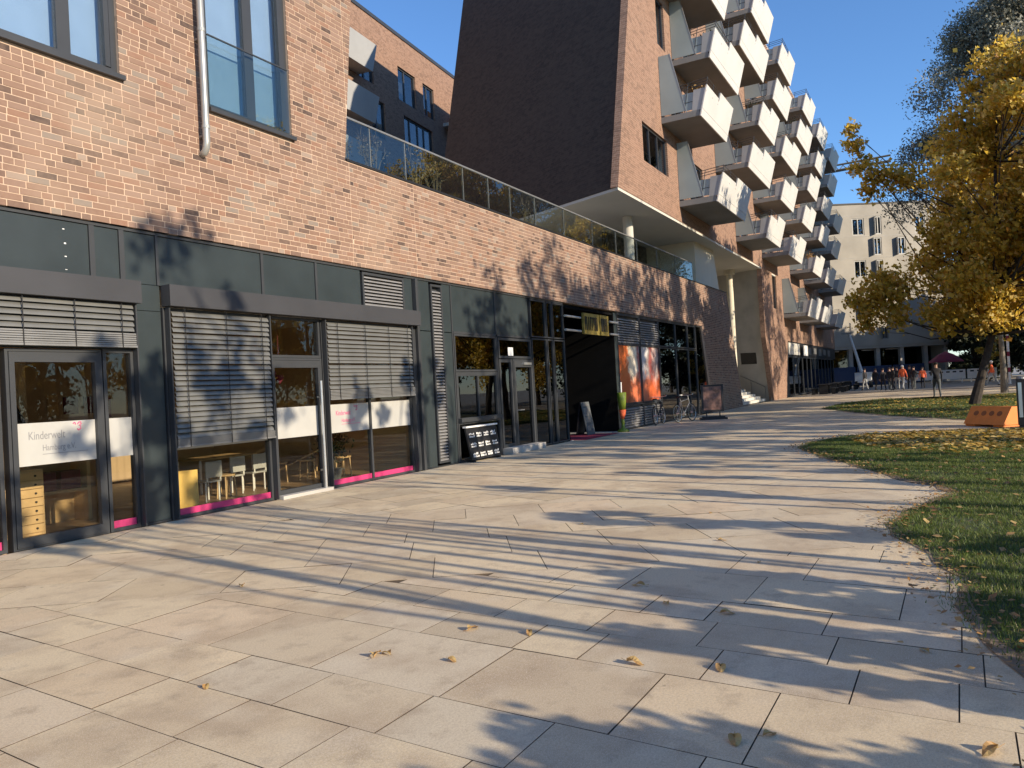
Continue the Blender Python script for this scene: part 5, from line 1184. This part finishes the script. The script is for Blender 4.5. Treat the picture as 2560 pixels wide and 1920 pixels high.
# ------------------------------------------------------------------ people
def person(label, loc, face, top='cloth_dark', legs='cloth_dark', stride=.0, arm=.0, height=1.76, head='hair', shoes='black', lean=0.0, group=None, arm_up=False):
    """faces local -Y; stride in metres between the feet"""
    k = height/1.76; s = stride/2
    J = {'pel': ((0, 0, .95), .15, .115), 'bel': ((0, -.01-lean*.3, 1.10), .135, .105), 'che': ((0, -.01-lean*.7, 1.31), .165, .12), 'nek': ((0, -lean, 1.475), .058, .058), 'chin': ((0, -.02-lean, 1.56), .078, .085), 'head': ((0, -.015-lean, 1.66), .082, .10), 'crown': ((0, -lean, 1.735), .05, .06)}
    E = [('pel', 'bel'), ('bel', 'che'), ('che', 'nek'), ('nek', 'chin'), ('chin', 'head'), ('head', 'crown')]
    for sd, n in ((1, 'l'), (-1, 'r')):
        fy_ = -s*sd; J['hip'+n] = ((.095*sd, fy_*.15, .88), .10, .10); kn = fy_*.55-.03-abs(s)*.12; J['kne'+n] = ((.10*sd, kn, .50), .062, .062); J['ank'+n] = ((.105*sd, fy_+.02, .10), .043, .043); J['toe'+n] = ((.115*sd, fy_-.15, .035), .042, .032)
        E += [('pel', 'hip'+n), ('hip'+n, 'kne'+n), ('kne'+n, 'ank'+n), ('ank'+n, 'toe'+n)]
        ay = arm*sd; up = arm_up and sd > 0
        J['sho'+n] = ((.185*sd, -lean, 1.41), .072, .072); J['elb'+n] = ((.245*sd, -lean+ay*.5, 1.13), .046, .046)
        J['wri'+n] = ((.20*sd, -.26-lean, 1.20), .032, .032) if up else ((.25*sd, -lean+ay-.05, .90), .032, .032); w_ = J['wri'+n][0]
        J['han'+n] = ((w_[0]-.01*sd, w_[1]-(.06 if up else .01), w_[2]-(-.05 if up else .08)), .036, .022)
        E += [('che', 'sho'+n), ('sho'+n, 'elb'+n), ('elb'+n, 'wri'+n), ('wri'+n, 'han'+n)]
    names = list(J); me = bpy.data.meshes.new('person'); me.from_pydata([tuple(c*k for c in J[n][0]) for n in names], [(names.index(a), names.index(b_)) for a, b_ in E], [])
    o = bpy.data.objects.new('person', me); C.objects.link(o); m_ = o.modifiers.new('skin', 'SKIN'); m_.use_smooth_shade = True
    for i, n in enumerate(names): v = me.skin_vertices[0].data[i]; v.radius = (J[n][1]*k, J[n][2]*k); v.use_root = (n == 'pel')
    sb = o.modifiers.new('sub', 'SUBSURF'); sb.levels = 1; sb.render_levels = 1
    bpy.context.view_layer.update(); me2 = bpy.data.meshes.new_from_object(o.evaluated_get(bpy.context.evaluated_depsgraph_get())); bpy.data.objects.remove(o)
    # five fingers on each hand, joined into the body mesh
    bm = bmesh.new(); bm.from_mesh(me2)
    fm = MB()
    for n, sd in (('l', 1), ('r', -1)):
        h_ = Vector(J['han'+n][0])*k
        for i in range(4): p = h_+Vector((0, (i-1.5)*.018, -.02)); l = (.062, .07, .066, .052)[i]; fm.tube([p, p+Vector((-.008*sd, 0, -l*.55)), p+Vector((-.025*sd, 0, -l))], [.009, .008, .006], 5)
        p = h_+Vector((0, -.03, .01)); fm.tube([p, p+Vector((-.01*sd, -.025, -.025)), p+Vector((-.02*sd, -.03, -.05))], [.010, .009, .007], 5)
    hd = Vector(J['head'][0])*k; fm.tube([hd+Vector((0, -.075, .01)), hd+Vector((0, -.115, -.03)), hd+Vector((0, -.085, -.04))], [.012, .016, .012], 6)
    for sd in (-1, 1): fm.tube([hd+Vector((sd*.072, .0, .02)), hd+Vector((sd*.092, .012, 0)), hd+Vector((sd*.074, .005, -.035))], [.012, .016, .01], 5)
    fmesh = fm.mesh('tmp', M['skin']); bm.from_mesh(fmesh); bm.to_mesh(me2); bm.free(); bpy.data.meshes.remove(fmesh)
    me2.materials.clear()
    for mm in (M['skin'], M[top], M[legs], M[shoes]): me2.materials.append(mm)
    for p in me2.polygons:
        z = p.center.z/k; x = abs(p.center.x)/k
        p.material_index = 3 if z < .09 else 2 if (z < .93 and x < .19) else 0 if z > 1.485 or (x > .18 and z < .90 and not arm_up) else 1
        if z < 1.0 and x > .19 and z > .90: p.material_index = 1
    me2.name = 'person'; b_ = bpy.data.objects.new('person', me2); C.objects.link(b_); b_.location = loc; b_.rotation_euler = (0, 0, R(face)); tag(b_, label, 'person', group)
    WLOC[b_.name] = (0, 0, 0)
    hm = MB(); c0 = hd+Vector((0, .012, .012)); prof = []
    hm.lathe((c0.x, c0.y, c0.z), [(.092, -.015), (.100, .025), (.094, .065), (.066, .098), (.015, .112)], 14); hh = hm.build('hair' if head == 'hair' else 'helmet', M[head], b_, smooth=True)
    if head == 'white': 
        br = MB(); br.lathe((c0.x, c0.y-.02, c0.z-.02), [(.125, 0), (.12, .012)], 14); br.build('helmet_brim', M['white'], b_)
    return b_
person('man in dark top and grey trousers walking across the square', (45.2, .15, 0), 100, 'cloth_dark', 'cloth_grey', .38, .10, 1.80, 'hair', 'cloth_pale', .02, arm_up=True)
person('worker in orange jacket and pale trousers striding past the tree trunk', (65.4, -3.35, 0), 170, 'hiviz', 'cloth_pale', .75, .2, 1.82, 'white', 'black', .05)
G = 'people standing in the far group'
person('worker in orange jacket and white helmet in the far group', (64.9, 2.45, 0), 60, 'hiviz', 'cloth_pale', .5, .1, 1.85, 'white', 'black', .03)
person('worker in short orange vest at the edge of the far group', (66.8, 1.15, 0), 90, 'hiviz', 'cloth_dark', .2, .05, 1.62)
for i, (x, y, f_, st) in enumerate(((64.6, 3.75, 120, .3), (65.2, 3.35, 60, .15), (64.2, 3.05, 200, .2), (65.8, 2.85, 90, .1), (66.2, 2.0, 100, .15), (65.4, 1.7, 240, .2), (66.5, 4.4, 60, .4), (68.5, 5.3, 150, .3))):
    person(('person all in black with a wide stance in the far group', 'person in dark jacket and grey trousers in the far group', 'person in black turned away at the front of the far group', 'person in dark jacket and pale trousers in the far group', 'person in black between the two orange workers', 'person in dark jacket and grey trousers near the short orange vest', 'person in black striding behind the far group', 'person in dark jacket and pale trousers alone by the far tables')[i], (x, y, 0), f_, 'cloth_dark', ('cloth_dark', 'cloth_grey', 'cloth_dark', 'cloth_pale')[i % 4], st, .06, 1.68+.03*(i % 5), group=G)

# ------------------------------------------------------------------ things inside the playroom
t = thing('drawer_chest', 'birch plywood chest of flat drawers behind the glazed door', 'chest', (5.45, 10.45, 0))
MB().box(5.08, 5.80, 10.30, 10.75, .01, .86).build('carcass', M['birch'], t)
for i in range(7):
    d_ = MB().box(5.10, 5.78, 10.275, 10.299, .05+i*.113, .155+i*.113).build('drawer', M['birch'], t)
    for x in (5.2, 5.68): MB().tube([(x, 10.26, .10+i*.113), (x, 10.275, .10+i*.113)], .014, 8).build('knob', M['black'], d_)
t = thing('open_shelf', 'low open birch shelf with dark boxes beside the drawer chest', 'shelf', (6.1, 11.0, 0))
q = MB(); q.box(5.85, 5.90, 10.8, 11.2, .01, .95); q.box(6.7, 6.75, 10.8, 11.2, .01, .95); q.box(5.90, 6.7, 10.8, 11.2, .9, .95); q.box(5.90, 6.7, 10.8, 11.2, .45, .49); q.box(5.90, 6.7, 11.15, 11.2, .01, .45); q.build('carcass', M['birch'], t)
for x in (6.0, 6.35): MB().box(x, x+.28, 10.84, 11.1, .495, .75).build('storage_box', M['maroon'], t)
t = thing('coat', 'dark coat hanging above the drawer chest', 'coat', (5.9, 11.5, 1.2))
MB().tube([(5.9, 11.52, 2.0), (5.9, 11.52, 1.78)], .012, 6).build('hook', M['steel'], t)
q = MB(); q.lathe((5.9, 11.45, 1.3), [(.24, 0), (.22, .2), (.2, .36), (.12, .46), (.05, .5)], 12); q.build('body', M['cloth_dark'], t)
for s in (-1, 1): MB().tube([(5.9+s*.15, 11.45, 1.72), (5.9+s*.26, 11.43, 1.5), (5.9+s*.29, 11.42, 1.3)], [.06, .055, .045], 8).build('sleeve', M['cloth_dark'], t)
t = thing('folding_board', 'yellow plywood folding board standing on the playroom floor', 'board', (7.45, 10.0, 0))
for (x0, y0, x1, y1) in ((7.18, 9.75, 7.42, 9.98), (7.42, 9.98, 7.78, 9.80)):
    dx_, dy_ = y1-y0, x0-x1; n_ = math.hypot(dx_, dy_); dx_, dy_ = dx_/n_*.02, dy_/n_*.02
    MB().hexa([(x0, y0, .01), (x1, y1, .01), (x1+dx_, y1+dy_, .01), (x0+dx_, y0+dy_, .01)], [(x0, y0, .62), (x1, y1, .62), (x1+dx_, y1+dy_, .62), (x0+dx_, y0+dy_, .62)]).build('panel', M['yellow'], t)
def stool(x, y, label, grp=None):
    t = thing('wooden_stool', label, 'stool', (x, y, 0), grp)
    MB().lathe((x, y, .38), [(.16, 0), (.165, .02), (.16, .03)], 16).build('seat', M['birch'], t)
    for a in range(4): c_, s_ = math.cos(a*1.5708+.78), math.sin(a*1.5708+.78); MB().tube([(x+c_*.13, y+s_*.13, .38), (x+c_*.15, y+s_*.15, .01)], .014, 6).build('leg', M['birch'], t)
for x, y in ((8.9, 10.5), (9.35, 11.2), (10.75, 11.2), (11.25, 10.95), (11.9, 10.6), (12.3, 11.5)): stool(x, y, 'small round birch stool on the playroom floor', 'stools in the playroom')
t = thing('play_table', 'low white-legged table in the playroom with a striped cloth bag', 'table', (9.7, 11.75, 0))
MB().box(9.1, 10.4, 11.4, 12.1, .60, .63).build('table_top', M['birch'], t)
for x in (9.16, 10.34):
    for y in (11.45, 12.05): MB().tube([(x, y, .01), (x, y, .60)], .022, 8).build('leg', M['white'], t)
for x, y in ((8.55, 10.55), (9.3, 10.85), (9.85, 10.9), (10.2, 11.0)):
    t = thing('play_chair', 'grey child chair with pale legs at the playroom table', 'chair', (x, y, 0), 'child chairs')
    MB().box(x-.16, x+.16, y-.16, y+.16, .32, .345).build('seat', M['cloth_pale'], t); MB().box(x-.16, x+.16, y-.185, y-.165, .40, .66).build('backrest', M['cloth_pale'], t)
    for a in (-.13, .13):
        for b2 in (-.13, .13): MB().tube([(x+a, y+b2, .01), (x+a, y+b2, .32)], .013, 6).build('leg', M['white'], t)
        MB().box(x+a-.012, x+a+.012, y-.18, y-.16, .345, .40).build('back_support', M['white'], t)
t = thing('indoor_plant', 'bushy potted plant with pale tags behind the right-hand window', 'plant', (11.15, 10.15, 0))
MB().lathe((11.15, 10.15, .01), [(.10, 0), (.14, .22), (.15, .24)], 14).build('pot', M['cloth_grey'], t)
MB().tube([(11.15, 10.15, .24), (11.17, 10.15, .6), (11.15, 10.17, .9)], [.02, .015, .008], 6).build('stem', M['twig'], t)
k = 420; P = RNG.normal(0, 1, (k, 3))*np.array([.16, .12, .17])+np.array([0, 0, .72]); u = RNG.normal(0, 1, (k, 3)); u /= np.linalg.norm(u, axis=1)[:, None]; v = np.cross(u, RNG.normal(0, 1, (k, 3))); v /= np.linalg.norm(v, axis=1)[:, None]
me = np_mesh('foliage', np.stack([P-u*.05, P+v*.02, P+u*.05, P-v*.02], 1), 4, M['leaf_dark']); o = bpy.data.objects.new('foliage', me); C.objects.link(o); o.parent = t
for i in range(2):
    o = MB().box(9.25+i*.42, 9.55+i*.42, 15.575, 15.598, 1.55, 1.9).build('picture_frame', M['maroon']); tag(o, 'dark red picture frame on the playroom back wall', 'picture', 'picture frames on the playroom wall')

for i, (x, z) in enumerate(((9.12, 2.02), (9.45, 2.05), (9.62, 1.98))):
    q = MB(); q.lathe((x, 9.9, z), [(.0, -.11), (.05, -.05), (.075, .0), (.06, .045), (.0, .05)], 10); q.tube([(x, 9.9, z+.05), (x, 9.9, 3.24)], .003, 4); o = q.build('paper_ornament', M['red']); tag(o, 'red paper ornament hanging behind the playroom door', 'ornament', 'ornaments behind the door')

for i in range(9):
    x = 2.2+i*1.12; z = 1.35+.3*math.sin(i*2.2); w = .3+.12*math.sin(i*1.7); o = MB().box(x, x+w, 15.57, 15.598, z, z+.42).build('wall_picture', M[('birch', 'red', 'blue', 'white', 'yellow', 'lime')[i % 6]]); tag(o, ('birch-coloured', 'dark red', 'deep blue', 'white', 'yellow', 'olive green')[i % 6]+' child picture pinned on the playroom back wall', 'picture', 'pictures on the playroom wall')
for i in range(4): o = MB().box(2.0+i*2.9, 3.2+i*2.9, 11.0, 11.12, 3.19, 3.245).build('ceiling_strip_lamp', M['white']); tag(o, 'white strip lamp under the playroom ceiling', 'lamp', 'strip lamps in the playroom')

PLANT_ON = (1, 2, 6, 7, 11, 12, 16, 19, 22, 25)
for n_, bi in enumerate(PLANT_ON):
    x0, x1, z = BALC[bi]; x = x0+(x1-x0)*(.25+.07*(n_ % 3)); y = 8.05; zb = z+.24
    t = thing('balcony_plant', 'leafy potted plant peeping over a white balcony front', 'plant', (x, y, zb), 'potted plants on the balconies')
    MB().lathe((x, y, zb), [(.16, .0), (.2, .45), (.22, .47)], 12).build('pot', M['cloth_grey'], t); MB().tube([(x, y, zb+.46), (x+.03, y, zb+.95)], .015, 5).build('stem', M['twig'], t)
    k = 160; P = RNG.normal(0, 1, (k, 3))*np.array([.26, .14, .17])+np.array([0, 0, 1.05]); u = RNG.normal(0, 1, (k, 3)); u /= np.linalg.norm(u, axis=1)[:, None]; v = np.cross(u, RNG.normal(0, 1, (k, 3))); v /= np.linalg.norm(v, axis=1)[:, None]
    me = np_mesh('foliage', np.stack([P-u*.07, P+v*.03, P+u*.07, P-v*.03], 1), 4, M[('leaf_dark', 'leaf_dry', 'grass')[n_ % 3]]); o = bpy.data.objects.new('foliage', me); C.objects.link(o); o.parent = t
